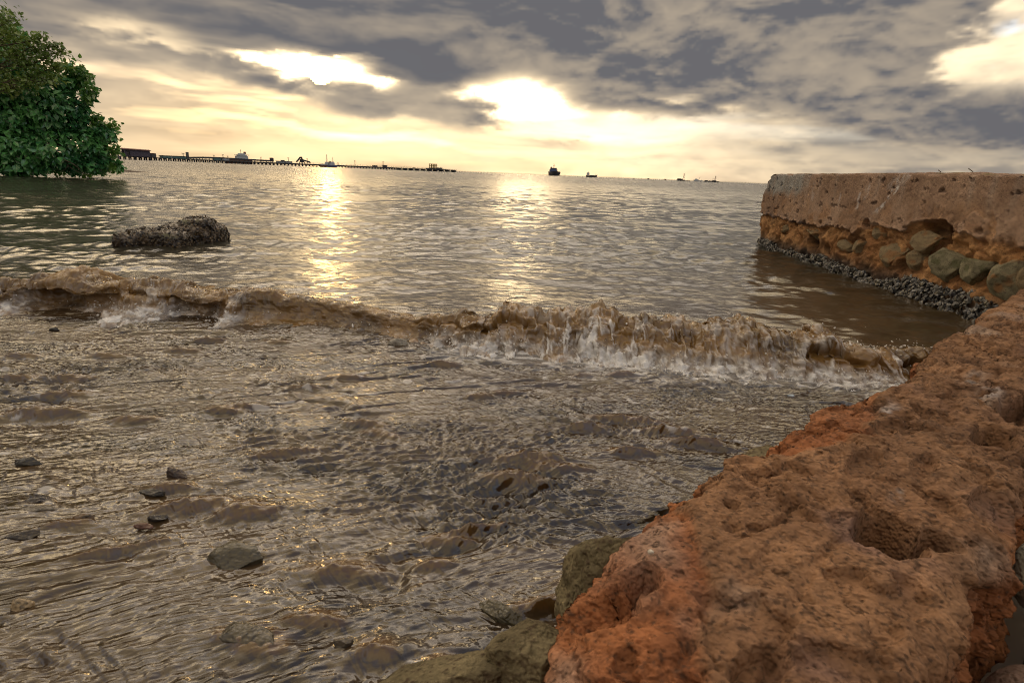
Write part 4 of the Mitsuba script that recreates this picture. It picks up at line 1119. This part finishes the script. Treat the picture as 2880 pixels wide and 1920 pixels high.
def build_trees():
    g = np.random.default_rng(91)
    Y0 = 36.0
    # clumps of the big tree: (px, py, radius in metres, depth offset)
    outline = [(40, 200, 1.4, 0), (110, 250, 1.3, -.4), (180, 220, .8, .2), (70, 330, 1.6, -1.2), (170, 340, 1.2, -.6), (215, 300, .6, 0), (225, 215, .42, .5), (252, 262, .32, .3), (60, 430, 1.3, -2.0), (140, 420, 1.2, -1.6), (225, 400, .95, -.8),
               (250, 355, .7, -.2), (205, 455, .6, -1.2), (275, 420, .55, -.4), (288, 372, .45, 0), (290, 448, .38, -.3), (325, 462, .22, -.3), (255, 462, .45, -.8), (307, 380, .25, 0), (0, 300, 1.9, -.8), (-80, 380, 2.2, -1), (-120, 250, 2.6, 0), (-60, 120, 2.2, .8), (-220, 350, 3, 0), (-220, 150, 3, 1), (20, 120, 1.1, 1.0),
               (20, 380, 1.5, -2.0), (100, 455, .6, -2.0), (30, 462, .6, -2.4), (130, 300, 1.2, -1.5), (20, 250, 1.4, -1.6)]
    pts, nor, edge = [], [], []
    cl = []
    for (px, py, r, dy) in outline:
        c = at_depth(px, py, Y0 + dy)
        cl.append((c, r))
        k = int(330 * r ** 1.75) + 36
        d = g.normal(0, 1, (k, 3))
        d /= np.linalg.norm(d, axis=1, keepdims=True)
        # leaves crowd in sprays on the outside of each clump
        lump = 1 + .40 * fb3(d * 2.2 + px, 3, 610)
        rad = r * lump * (1 - .42 * g.random(k) ** 1.7)
        p = c + d * rad[:, None] * np.array([1, 1, .95])
        pts.append(p)
        nor.append(d)
    pts, nor = np.vstack(pts), np.vstack(nor)
    ok = (pts[:, 2] > .12) & (pts[:, 0] > -62)
    pts, nor = pts[ok], nor[ok]
    rightish = pts[:, 0] + .0 * pts[:, 2]
    lv, lf = leaf_cloud(pts, nor, .36, g, .55)
    add('shore_tree__crown', (lv, lf), 'mat_leaf')
    lab('shore_tree__crown', 'dense crown of broad dark green leaves', kind='stuff')
    # young sprays on the rim: sparser, yellower
    tip_pts = []
    for (px, py, r, n_) in [(225, 205, .40, 60), (258, 255, .34, 50), (243, 275, .3, 40), (310, 355, .35, 55), (318, 385, .26, 40), (300, 430, .5, 90), (318, 418, .3, 45), (285, 470, .42, 80), (320, 470, .26, 60), (332, 462, .16, 25), (240, 474, .5, 90), (190, 472, .5, 80), (265, 330, .4, 50), (278, 345, .3, 40), (190, 195, .4, 50), (205, 180, .3, 30),
                            (250, 215, .2, 26), (292, 398, .4, 60), (160, 478, .4, 50), (230, 240, .3, 40)]:
        c = at_depth(px, py, Y0 + g.normal(0, .3))
        tip_pts.append(c + g.normal(0, r * .55, (n_, 3)))
    tp = np.vstack(tip_pts)
    tp = tp[tp[:, 2] > .1]
    dd = g.normal(0, 1, tp.shape) + np.array([.4, 0, .1])
    dd /= np.linalg.norm(dd, axis=1, keepdims=True)
    ev, ef = leaf_cloud(tp, dd, .26, g, .35)
    add('shore_tree__leaf_sprays', (ev, ef), 'mat_leaf_edge')
    lab('shore_tree__leaf_sprays', 'sparse yellow-green sprays of young leaves on the rim', kind='stuff')
    # trunk and limbs
    base = at_depth(-150, 470, Y0 + .5)
    base[2] = -.1
    add('shore_tree__trunk', limb([base, base + [.4, 0, 1.6], base + [1.3, .2, 3.2], base + [2.6, .3, 4.4]], .34, .15, 9), 'mat_bark', smooth=True)
    for i, (c, r) in enumerate(cl[:14]):
        a = base + np.array([.4 + .08 * i, 0, 1.4 + .12 * i])
        mid = a * .45 + c * .55 + np.array([0, 0, .5 * g.normal()])
        add(num('shore_tree__branch', i), limb([a, mid, c + g.normal(0, .2, 3)], .09, .015, 6), 'mat_bark', smooth=True)
    low = []
    for px in range(-40, 215, 7):                                  # low bare boughs and roots at the water
        a = at_depth(px + g.normal(0, 6), 462, Y0 - 1 + g.normal(0, .5))
        b = a + np.array([g.normal(.5, .6), g.normal(0, .3), -.40 + g.normal(0, .25)])
        b[2] = max(b[2], -.1)
        low.append(limb([a - np.array([1.0, 0, -.35]), a, b], .028, .008, 5))
    add('shore_tree__low_boughs', merge(low), 'mat_bark')
    lab('shore_tree__low_boughs', 'tangle of thin bare boughs just above the water', kind='stuff')
    lab('shore_tree', 'big dark green leafy tree hanging low over the water on the left', 'tree')
    # the lighter, thinner tree whose boughs come in front at the top
    pts, nor = [], []
    limbs = []
    root = at_depth(-420, 300, Y0 - 3)
    spots = [(10, 40, .7), (45, 105, .75), (95, 75 + 55, .75), (60, 165, .8), (130, 165, .6), (150, 190, .5), (100, 215, .7), (20, 225, .9), (25, 150, .9), (-40, 100, 1.3), (-50, 200, 1.4), (155, 130, .35), (170, 145, .28), (110, 110, .5), (5, 85, .6), (70, 235, .5), (140, 225, .45), (20, 250, .5), (85, 180, .6), (12, 60, .5)]
    for i, (px, py, r) in enumerate(spots):
        c = at_depth(px, py, Y0 - 3 + g.normal(0, .4))
        n_ = int(230 * r ** 1.3)
        q = c + g.normal(0, .5 * r, (n_, 3)) * np.array([1.1, 1, .65])
        pts.append(q)
        dn = g.normal(0, 1, (n_, 3)) + np.array([.5, 0, .5])
        nor.append(dn / np.linalg.norm(dn, axis=1, keepdims=True))
        m = root * .4 + c * .6 + np.array([0, g.normal(0, .3), g.normal(-.2, .5)])
        limbs.append(limb([root, m, c, c + np.array([.35, 0, g.normal(.1, .15)])], .035, .008, 5))
        for _ in range(3):
            e = c + g.normal(0, .45 * r, 3)
            limbs.append(limb([c * .6 + m * .4, c * .5 + e * .5 + g.normal(0, .08, 3), e], .018, .006, 4))
    pts, nor = np.vstack(pts), np.vstack(nor)
    v, f = leaf_cloud(pts, nor, .20, g, .2)
    add('overhanging_tree__crown', (v, f), 'mat_leaf_olive')
    lab('overhanging_tree__crown', 'sparse olive leaves in small tufts', kind='stuff')
    for i, l in enumerate(limbs[::4]):
        add(num('overhanging_tree__branch', i), l, 'mat_bark', smooth=True)
    add('overhanging_tree__twigs', merge([l for i, l in enumerate(limbs) if i % 4]), 'mat_bark')
    lab('overhanging_tree__twigs', 'thin bare twigs', kind='stuff')
    b2 = root.copy()
    b2[2] = -.1
    add('overhanging_tree__trunk', limb([b2, b2 + [.1, 0, 2], root + [0, 0, -.5], root], .30, .10, 9), 'mat_bark', smooth=True)
    lab('overhanging_tree', 'lighter olive-leaved tree with bare boughs above the dark green one', 'tree')
    # the shore they stand on
    gx, gy = np.meshgrid(np.linspace(-75, -33.5, 60), np.linspace(30, 60, 40), indexing='ij')
    r = np.maximum(np.abs((gx + 56) / 21), np.abs((gy - 46) / 13))
    z = .5 * sst(1, .7, r + .12 * fb2(gx * .4, gy * .4, 3, 620)) - .22 + .15 * fb2(gx * .8, gy * .8, 3, 621)
    add('shore', (np.stack([gx, gy, z], -1).reshape(-1, 3), grid_faces(60, 40)[:, ::-1]), 'mat_soil', smooth=True)
    lab('shore', 'low muddy shore under the trees', kind='structure')


build_trees()

# ------------------------------------------------------------------ the long jetty on the horizon and what stands on it
MB_FACES = np.array([[0, 2, 1], [1, 2, 3], [4, 5, 6], [5, 7, 6], [0, 1, 4], [1, 5, 4], [2, 6, 3], [3, 6, 7], [0, 4, 2], [2, 4, 6], [1, 3, 5], [3, 7, 5]])


def box(c, s, rz=0.0, taper=1.0):
    """A box of full size s centred on c, turned about z; taper scales the top."""
    v = np.array([[x, y, z] for z in (-.5, .5) for y in (-.5, .5) for x in (-.5, .5)], float)
    v[4:, :2] *= taper
    v = v * np.asarray(s, float)
    return turn(v, rz=rz) + np.asarray(c, float), MB_FACES


def bar(a, b, w):
    a, b = np.asarray(a, float), np.asarray(b, float)
    t = (b - a) / np.linalg.norm(b - a)
    x = np.cross(t, [.11, .3, .95])
    x /= np.linalg.norm(x)
    y = np.cross(t, x)
    v = np.array([p + (i * x + j * y) * w / 2 for p in (a, b) for i, j in ((-1, -1), (1, -1), (1, 1), (-1, 1))])
    q = np.array([[0, 1, 5, 4], [1, 2, 6, 5], [2, 3, 7, 6], [3, 0, 4, 7], [3, 2, 1, 0], [4, 5, 6, 7]])
    return v, np.vstack([q[:, [0, 1, 2]], q[:, [0, 2, 3]]])


plain('far_concrete', (.085, .085, .090), .8)
plain('far_dark', (.028, .030, .040), .7)
plain('far_violet', (.062, .056, .085), .7)
plain('far_red', (.14, .060, .050), .7)
plain('far_teal', (.10, .21, .22), .6)
plain('far_white', (.42, .47, .52), .6)
plain('far_blue', (.07, .10, .20), .6)
plain('far_rust', (.15, .075, .05), .7)
plain('far_glass', (.02, .025, .03), .15)
plain('far_yellow', (.25, .18, .05), .6)

JA = at_depth(215, 440, 560.0)[:2]
JB = at_depth(1279, 482, 900.0)[:2]
JL = float(np.linalg.norm(JB - JA))
JT, JN = np.append((JB - JA) / JL, 0), np.append(np.array([-(JB - JA)[1], (JB - JA)[0]]) / JL, 0)
JROT = math.atan2(JT[1], JT[0])


def along(px):
    """Distance along the jetty of the point seen at this column."""
    right = np.cross(fwd, up)
    y = 446.6 + .0398 * (px - 330)
    d = right * (px - 1440) / 1500 + up * (960 - y) / 1500 + fwd
    A = np.array([[d[0], -JT[0]], [d[1], -JT[1]]])
    return float(np.linalg.solve(A, JA - eye[:2])[1])


def jp(s, n=0.0, z=0.0):
    return np.array([JA[0], JA[1], 0]) + s * JT + n * JN + np.array([0, 0, z])


def scale_at(s):
    """Metres per photograph pixel there (height)."""
    p = jp(s)
    return float(np.dot(p - eye, fwd)) / 1500.0


def jbox(s0, s1, z0, z1, n=0.0, w=6.0):
    return box(jp((s0 + s1) / 2, n, (z0 + z1) / 2), (s1 - s0, w, z1 - z0), JROT)


def put(key, shapes, mat, smooth=False):
    add(key, merge(shapes), mat, smooth)


DECK = 3.4


def build_jetty():
    L = JL
    put('jetty__deck', [jbox(-40, L, DECK - .9, DECK, w=11)], 'far_concrete')
    piles = []
    s = -38.0
    while s < along(1120):
        for n in (-4.6, 4.6):
            piles.append(box(jp(s, n, 1.0), (1.1, 1.1, 3.6), JROT))
        piles.append(box(jp(s, 0, DECK - 1.3), (1.2, 11, .9), JROT))
        s += 4.6
    put('jetty__piling', piles, 'far_dark')
    lab('jetty__piling', 'close rows of piles under the deck', kind='stuff')
    i = 0
    for px in range(1122, 1280, 17):
        put(num('jetty__pier', i), [box(jp(along(px), 0, 1.0), (3.2, 9, 3.8), JROT)], 'far_dark')
        i += 1
    rail = []
    for k in range(int(along(1270) / 9)):
        rail.append(box(jp(9 * k, -5.3, DECK + .6), (.25, .25, 1.2), JROT))
    rail.append(jbox(-40, L - 12, DECK + 1.05, DECK + 1.25, n=-5.3, w=.2))
    put('jetty__railing', rail, 'far_dark')
    lab('jetty', 'long jetty on piles along the horizon on the left', 'jetty')
    # pipe gallery left of the big shed
    put('pipe_gallery__pipe', [jbox(-40, along(437), DECK + 1.6, DECK + 3.0, n=-6.5, w=1.4)], 'far_concrete')
    put('pipe_gallery__trestle', [box(jp(x, -6.5, DECK * .5 + .9), (.8, 1.6, DECK + 1.8), JROT) for x in np.arange(-36, along(437), 14)], 'far_concrete')
    lab('pipe_gallery', 'grey pipe gallery running past the big shed', 'pipe')
    # big shed
    a, b = along(348), along(419)
    m = scale_at((a + b) / 2)
    h = 20.5 * m
    put('cargo_shed__wall', [jbox(a + 5.0, b, DECK, DECK + h * .88, w=20), jbox(a + .5, a + 2.4, DECK, DECK + h * .88, n=-7, w=3), jbox(a + .5, a + 2.4, DECK, DECK + h * .88, n=7, w=3)], 'far_violet')
    v = []
    for s_, zz in ((a - .5, 0), (b + 1, -.6)):
        for n_, z_ in ((-11.5, h * .86), (-11.5, h * .93), (0, h * 1.04), (11.5, h * .93), (11.5, h * .86)):
            v.append(jp(s_, n_, DECK + z_ + zz))
    f = [[0, 1, 2], [0, 2, 3], [0, 3, 4], [5, 7, 6], [5, 8, 7], [5, 9, 8]] + [t for k in range(5) for t in ([k, 5 + k, (k + 1) % 5], [(k + 1) % 5, 5 + k, 5 + (k + 1) % 5])]
    add('cargo_shed__roof', (np.array(v), np.array(f)), 'far_red')
    put('cargo_shed__beam', [jbox(a + .5, a + 5.2, DECK + h * .80, DECK + h * .88, w=20)], 'far_violet')
    lab('cargo_shed', 'tall violet-grey cargo shed with a reddish roof and an open bay', 'shed')
    a2, b2 = along(420), along(435.5)
    h2 = 11 * m
    put('shed_annex__wall', [jbox(a2 + 1.0, a2 + 5.5, DECK, DECK + h2 * .8, w=14), jbox(b2 - 1.5, b2 - .6, DECK, DECK + h2 * .8, w=14)], 'far_concrete')
    put('shed_annex__bay', [jbox(a2 + 5.6, b2 - 1.6, DECK, DECK + h2 * .72, n=3, w=6)], 'far_teal')
    put('shed_annex__roof', [jbox(a2 + .6, b2 + .5, DECK + h2 * .82, DECK + h2 * .98, w=15)], 'far_red')
    lab('shed_annex', 'small lower shed with teal bays beside the cargo shed', 'shed')
    # long low building
    a, b = along(454), along(521)
    m = scale_at(a)
    put('low_warehouse__wall', [jbox(a, b, DECK, DECK + 3.6 * m * 1.2, w=12)], 'far_teal')
    put('low_warehouse__roof', [jbox(a - .6, b + .6, DECK + 3.7 * m * 1.2, DECK + 5.6 * m * 1.1, w=13.5)], 'far_dark')
    put('low_warehouse__door', [jbox(along(478.5), along(482.5), DECK + .3, DECK + 3 * m, n=-6.1, w=.3)], 'far_white')
    lab('low_warehouse', 'long low teal warehouse with a dark flat roof', 'warehouse')
    # conveyor gallery on trestles: up to a peak and down again
    pk = [(532, 447.5 - 4), (571, 443.2), (625, 444.9), (690, 449), (769, 453.0)]
    pts = []
    for px, py in pk:
        s_ = along(px)
        m_ = scale_at(s_)
        base = 446.6 + .0398 * (px - 330)
        pts.append(jp(s_, -2, max((base - py) * m_, DECK + 1)))
    put('conveyor__belt_gallery', [bar(p, q, 1.7) for p, q in zip(pts[:-1], pts[1:])], 'far_dark')
    legs = []
    for p, q in zip(pts[:-1], pts[1:]):
        for t in np.linspace(0.1, .95, 5):
            c = p * (1 - t) + q * t
            legs.append(bar([c[0], c[1], DECK], c, .55))
    put('conveyor__trestle', legs, 'far_dark')
    put('conveyor__transfer_tower', [jbox(along(527), along(532), DECK, DECK + 7, w=5)], 'far_concrete')
    put('conveyor__drive_house', [jbox(along(762), along(769), DECK + 1.5, DECK + 5.2, w=5)], 'far_dark')
    lab('conveyor', 'long sloping conveyor gallery on thin legs along the jetty', 'conveyor')
    for i, (x0, x1, hh, mt, txt) in enumerate([(600, 620, 5.6, 'far_teal', 'teal container block under the conveyor, nearer the warehouse'), (624, 643, 5.0, 'far_white', 'pale blue container block under the conveyor, nearer the moored ship')]):
        s0, s1 = along(x0), along(x1)
        m_ = scale_at(s0)
        k = num('container_block', i)
        put(k + '__body', [jbox(s0, s1, DECK, DECK + hh * m_ * .9, n=-1, w=6)], mt)
        put(k + '__roof', [jbox(s0 - .3, s1 + .3, DECK + hh * m_ * .9 + .02, DECK + hh * m_, n=-1, w=6.6)], 'far_dark')
        lab(k, txt, 'container')
    s0, s1 = along(781), along(818)
    m_ = scale_at(s0)
    put('terminal_office__wall', [jbox(s0, s1, DECK, DECK + 3.4 * m_, w=9)], 'far_white')
    put('terminal_office__roof', [jbox(s0 - .5, s1 + .5, DECK + 3.45 * m_, DECK + 4.4 * m_, w=10)], 'far_dark')
    put('terminal_office__tower', [jbox(along(793), along(800), DECK + 4.4 * m_, DECK + 7 * m_, w=5)], 'far_concrete')
    lab('terminal_office', 'low white and blue office on the jetty left of the ship loader', 'building')
    # ship loader
    def pj(px, py, n=0.0):
        s_ = along(px)
        base = 446.6 + .0398 * (px - 330)
        return jp(s_, n, (base - py) * scale_at(s_))
    put('ship_loader__boom', [bar(pj(850, 450), pj(872.5, 456.5), 1.6), bar(pj(872, 455.5), pj(873.0, 459.5), 1.2)], 'far_dark')
    put('ship_loader__feed_arm', [bar(pj(835, 455.5), pj(845.5, 444.2), 1.9), bar(pj(845, 443.6), pj(851, 444.2), 1.7)], 'far_dark')
    put('ship_loader__cab', [bar(pj(845.5, 452), pj(854, 453), 3.4)], 'far_dark')
    put('ship_loader__mast', [bar(pj(849, 453), pj(849.5, 443.2), 1.0), bar(pj(851.5, 444.5), pj(853.5, 452), .5)], 'far_dark')
    put('ship_loader__gantry', [bar(pj(846, 461, n), pj(849, 453.5, n), .7) for n in (-4, 4)] + [bar(pj(855, 461, n), pj(851, 453.5, n), .7) for n in (-4, 4)], 'far_dark')
    lab('ship_loader', 'ship loader crane with a bent arm and a sloping boom on the jetty', 'crane')
    # lamp posts
    for i, (px, top) in enumerate([(520.5, 432), (607, 437.5), (632.5, 436), (646, 440), (669, 440.5), (739, 443), (816, 445), (869, 448), (1003, 453), (1082, 456), (955, 458.5)]):
        s_ = along(px)
        k = num('lamp_post', i)
        put(k + '__pole', [bar(jp(s_, 4, DECK), pj(px, top, 4), .45)], 'far_dark')
        t_ = pj(px, top, 4)
        put(k + '__lamp_head', [box(t_ + JT * .0, (3.0 if i in (0, 9) else 1.8, .8, .5), JROT)], 'far_dark')
        lab(k, ['lamp post at the right end of the low warehouse', 'lamp post over the teal container block', 'lamp post over the pale blue container block', 'lamp post just left of the moored ship', 'lamp post at the left side of the moored ship bridge', 'lamp post between the moored ship and the terminal office',
                'lamp post left of the ship loader', 'lamp post over the ship loader boom', 'tall lamp post right of the moored tugs', 'lamp post with a wide head beside the pump hut', 'lamp post close to the right of the blue tug'][i], 'lamp post')
    # huts along the outer half
    for i, (x0, x1, hh, txt) in enumerate([(1049, 1060, 3.4, 'low flat hut on the outer jetty, left one of two'), (1077, 1087.5, 5.0, 'boxy pump hut on the outer jetty, right one of two'), (1163, 1166, 1.6, 'tiny hut alone on the outer jetty')]):
        s0, s1 = along(x0), along(x1)
        m_ = scale_at(s0)
        k = num('jetty_hut', i)
        put(k + '__wall', [jbox(s0 + .4, s1 - .4, DECK, DECK + hh * m_ * .75, w=4)], 'far_dark')
        put(k + '__roof', [jbox(s0, s1, DECK + hh * m_ * .76, DECK + hh * m_, w=5)], 'far_concrete')
        lab(k, txt, 'hut')
    # open frame at the head of the jetty
    cols = [bar(pj(px, 480, n), pj(px, 463, n), .8) for px in (1211, 1216, 1221, 1225) for n in (-3, 3)]
    put('loading_frame__column', cols, 'far_yellow')
    put('loading_frame__beam', [bar(pj(1210, y, n), pj(1226, y + .6, n), .8) for y in (462.5, 467, 471.5, 476) for n in (-3, 3)], 'far_yellow')
    put('loading_frame__platform', [jbox(along(1204), along(1232), DECK, DECK + 1.2, w=12)], 'far_dark')
    lab('loading_frame', 'open yellow-brown steel frame near the outer end of the jetty', 'frame')
    put('jetty_head_tank__body', [bar(pj(1229, 475.5), pj(1234, 475.7), 4.0), bar(pj(1237, 476), pj(1243, 476.4), 3.6)], 'far_concrete')
    put('jetty_head_tank__pipe', [bar(pj(1244, 477.5), pj(1264, 478.6), 1.4), bar(pj(1240, 470.5), pj(1240.5, 476), .6), bar(pj(1268, 479), pj(1276, 479.6), 1.6)], 'far_dark')
    lab('jetty_head_tank', 'grey tanks and pipes at the very end of the jetty', 'tank')


build_jetty()


def hull(L, B, Dp, bow=.25, sheer=.25, stern=.92):
    """A ship's hull along +x (bow), sitting on z = 0."""
    st = np.linspace(0, 1, 15)
    half = B / 2 * np.where(st > 1 - bow, np.sqrt(np.clip(1 - ((st - 1 + bow) / bow) ** 2, 0, 1)), stern + (1 - stern) * np.clip(st / .15, 0, 1))
    top = Dp * (1 + sheer * np.clip((st - .7) / .3, 0, 1) ** 1.5 + .12 * np.clip((.12 - st) / .12, 0, 1))
    V, n = [], len(st)
    for k in range(n):
        x = (st[k] - .5) * L
        rake = .06 * L * max(0, (st[k] - .75) / .25)
        for (w, z) in ((1, 1), (.94, .5), (.72, -.3), (-.72, -.3), (-.94, .5), (-1, 1)):
            V.append([x + rake * max(0, z), w * max(half[k], .02) * (1 if z > 0 else .9), z * top[k]])
    V = np.array(V)
    F = []
    for k in range(n - 1):
        for j in range(6):
            a, b, c, d = k * 6 + j, k * 6 + (j + 1) % 6, (k + 1) * 6 + (j + 1) % 6, (k + 1) * 6 + j
            F += [[a, b, c], [a, c, d]]
    F += [[0, j, j + 1] for j in range(1, 5)] + [[(n - 1) * 6, (n - 1) * 6 + j + 1, (n - 1) * 6 + j] for j in range(1, 5)]
    return V, np.array(F)


def vessel(key, label, cat, px, Y, rz, pieces):
    """pieces: (part name, material, list of (vertices, faces) in the ship's own frame, bow along +x)."""
    base = at_depth(px, 446.6 + .0398 * (px - 330) + 1.0, Y)
    base[2] = 0
    counts = {}
    for name, mat, shapes in pieces:
        v, f = merge(shapes)
        i = counts.get(name, 0)
        counts[name] = i + 1
        add(f'{key}__{num(name, i)}', (turn(v, rz=rz) + base, f), mat)
    lab(key, label, cat)


def build_ships():
    B = lambda x, y, z, sx, sy, sz, t=1.0: box((x, y, z), (sx, sy, sz), 0, t)
    # moored freighter behind the jetty: bridge above the conveyor
    sY = jp(along(680))[1] + 26
    k = 1500.0 / sY
    vessel('moored_freighter', 'freighter moored behind the jetty, white bridge showing above the conveyor', 'ship', 672, sY, JROT + math.pi, [
        ('hull', 'far_rust', [hull(30, 9, 5.4)]),
        ('bridge', 'far_white', [B(-4, 0, 7.6, 13, 8, 3.6), B(-4.2, 0, 10.2, 9.5, 9, 1.8), B(-4.2, 0, 11.8, 7.0, 6, 1.3), B(-4.4, 0, 10.6, 15, 9, .5)]),
        ('funnel', 'far_red', [B(-8.2, 0, 13.2, 2.6, 2.4, 2.6, .85)]),
        ('mast', 'far_dark', [bar((-3.6, 0, 12), (-3.6, 0, 17.2), .4), bar((-4.7, 0, 15.2), (-2.5, 0, 15.2), .3)])])
    # two working boats alongside
    y1 = jp(along(918), -9)[1] - 6
    vessel('workboat', 'red-brown and white workboat with a tall mast alongside the jetty', 'boat', 915, y1, JROT, [
        ('hull', 'far_rust', [hull(13, 5, 2.6)]),
        ('deckhouse', 'far_white', [B(2.4, 0, 4.4, 3.6, 3.6, 4.4), B(-3.0, 0, 3.0, 4.8, 4, 2.0)]),
        ('mast', 'far_dark', [bar((2.6, 0, 6.5), (2.6, 0, 16.0), .55), bar((2.0, 0, 14.5), (3.2, 0, 14.5), .3), bar((2.6, 0, 12), (4.2, 0, 8), .2)])])
    vessel('tug', 'blue and white tug with a short mast beside the workboat', 'boat', 934, y1 + 4, JROT, [
        ('hull', 'far_blue', [hull(14, 5.4, 2.8)]),
        ('deckhouse', 'far_white', [B(0, 0, 4.3, 6.2, 4, 3.0), B(.8, 0, 6.4, 3.4, 3.2, 1.6)]),
        ('funnel', 'far_dark', [B(-2.6, 0, 6.6, 1.4, 1.6, 2.4)]),
        ('mast', 'far_dark', [bar((1.6, 0, 7), (1.6, 0, 12.8), .45)]), ('mast', 'far_dark', [bar((-4.5, 0, 3), (-4.0, 0, 7.2), .3)])])
    # ships out in the roads
    vessel('end_on_ship', 'dark ship seen end on with a tall mast, alone right of the jetty', 'ship', 1558.5, 1450, math.radians(-88), [
        ('hull', 'far_dark', [hull(90, 27, 9.5, .3, .18)]),
        ('deckhouse', 'far_blue', [B(-28, 0, 13.0, 14, 20, 6.5), B(-28, 0, 16.6, 11, 15, 2.0)]),
        ('bridge', 'far_dark', [B(-27, 0, 18.4, 9, 17, 2.4)]),
        ('funnel', 'far_dark', [B(-36, -5.5, 20, 3.5, 3.2, 5.0)]),
        ('mast', 'far_dark', [bar((-25, .5, 18), (-25, .5, 29.5), 1.1), bar((-25, -2.5, 26), (-25, 3.5, 26), .6)])])
    vessel('coaster', 'pale coaster seen from the side with its bridge at the left end', 'ship', 1663, 1500, math.radians(2), [
        ('hull', 'far_concrete', [hull(28, 9, 4.6, .22, .55)]),
        ('bridge', 'far_white', [B(-9.4, 0, 7.4, 6.6, 7, 4.6), B(-9.0, 0, 10.4, 5.4, 6, 1.8), B(-9.0, 0, 11.7, 4.2, 4.5, .9)]),
        ('funnel', 'far_dark', [B(-12.2, 0, 9.6, 1.8, 2, 3.2)]),
        ('mast', 'far_dark', [bar((-8.5, 0, 11.5), (-8.5, 0, 15), .5)]), ('mast', 'far_dark', [bar((10.5, 0, 6), (10.5, 0, 9.6), .4)]),
        ('hatch', 'far_dark', [B(1.5, 0, 5.0, 12, 6, .8)])])
    for i, (px, Y, s, txt) in enumerate([(1576.5, 1450, 1.5, 'tiny launch right beside the dark end-on ship'), (1782, 1600, 1.9, 'small dark boat on the horizon right of the coaster'), (1823, 1600, 2.9, 'boxy raft on the horizon, first of two, nearer the coaster'), (1871, 1600, 2.7, 'boxy raft on the horizon, second of two, nearer the dredger'), (1888, 1600, 1.3, 'very small buoy-like boat just left of the dredger')]):
        vessel(num('small_boat', i), txt, 'boat', px, Y, .1 * i, [('hull', 'far_dark', [hull(2.0 * s, 1.0 * s, .5 * s)]), ('cabin', 'far_rust' if i in (2, 3) else 'far_dark', [B(-.1 * s, 0, .8 * s, (1.5 if i in (2, 3) else .8) * s, .8 * s, .8 * s)])])
    vessel('dredger', 'dredger with a leaning lattice derrick, left of the white survey ship', 'ship', 1914, 1550, 0, [
        ('hull', 'far_dark', [hull(21, 8, 3.0, .1, .1), B(17, 0, .9, 16, 5, 1.6)]),
        ('deckhouse', 'far_dark', [B(-4.5, 0, 4.6, 9, 6, 3.2), B(2, 0, 4.2, 4, 5, 2.6)]),
        ('derrick', 'far_rust', [bar((5.0, 0, 3), (7.6, 0, 18), .7), bar((8.6, 0, 3), (8.6, 0, 18), .7), bar((5.8, 0, 8), (8.6, 0, 12), .45), bar((8.6, 0, 8), (6.6, 0, 12), .45), bar((6.6, 0, 13), (8.6, 0, 16), .45), B(8.0, 0, 18.2, 3.6, 1.6, 1.0)])])
    vessel('survey_ship', 'white survey ship with a slanting crane jib, between the dredger and the crane barge', 'ship', 1963, 1550, math.pi, [
        ('hull', 'far_white', [hull(23, 7, 3.4, .25, .4)]),
        ('deckhouse', 'far_white', [B(5, 0, 4.8, 8, 5, 2.6), B(6, 0, 6.8, 4, 4, 1.4)]),
        ('jib', 'far_dark', [bar((-1, 0, 4), (-4.2, 0, 12.4), .45)]),
        ('mast', 'far_dark', [bar((-9, 0, 3.4), (-9, 0, 6.5), .5)])])
    vessel('crane_barge', 'dark crane barge with two masts, rightmost vessel on the horizon', 'ship', 2000, 1560, 0, [
        ('hull', 'far_dark', [hull(42, 8, 2.4, .1, .1)]),
        ('deckhouse', 'far_dark', [B(-14, 0, 3.2, 8, 5, 2.2), B(-2, 0, 3.0, 10, 5, 1.6), B(8, 0, 3.6, 9, 5, 2.8)]),
        ('mast', 'far_rust', [bar((3.8, 0, 3), (3.8, 0, 11), .6)]),
        ('derrick', 'far_rust', [bar((8.2, 0, 3), (10.2, 0, 17), .8), bar((12.4, 0, 3), (10.8, 0, 15), .6), B(10.8, 0, 14.2, 3.0, 1.6, .8), bar((9, 0, 8), (11.6, 0, 9), .5)])])


build_ships()
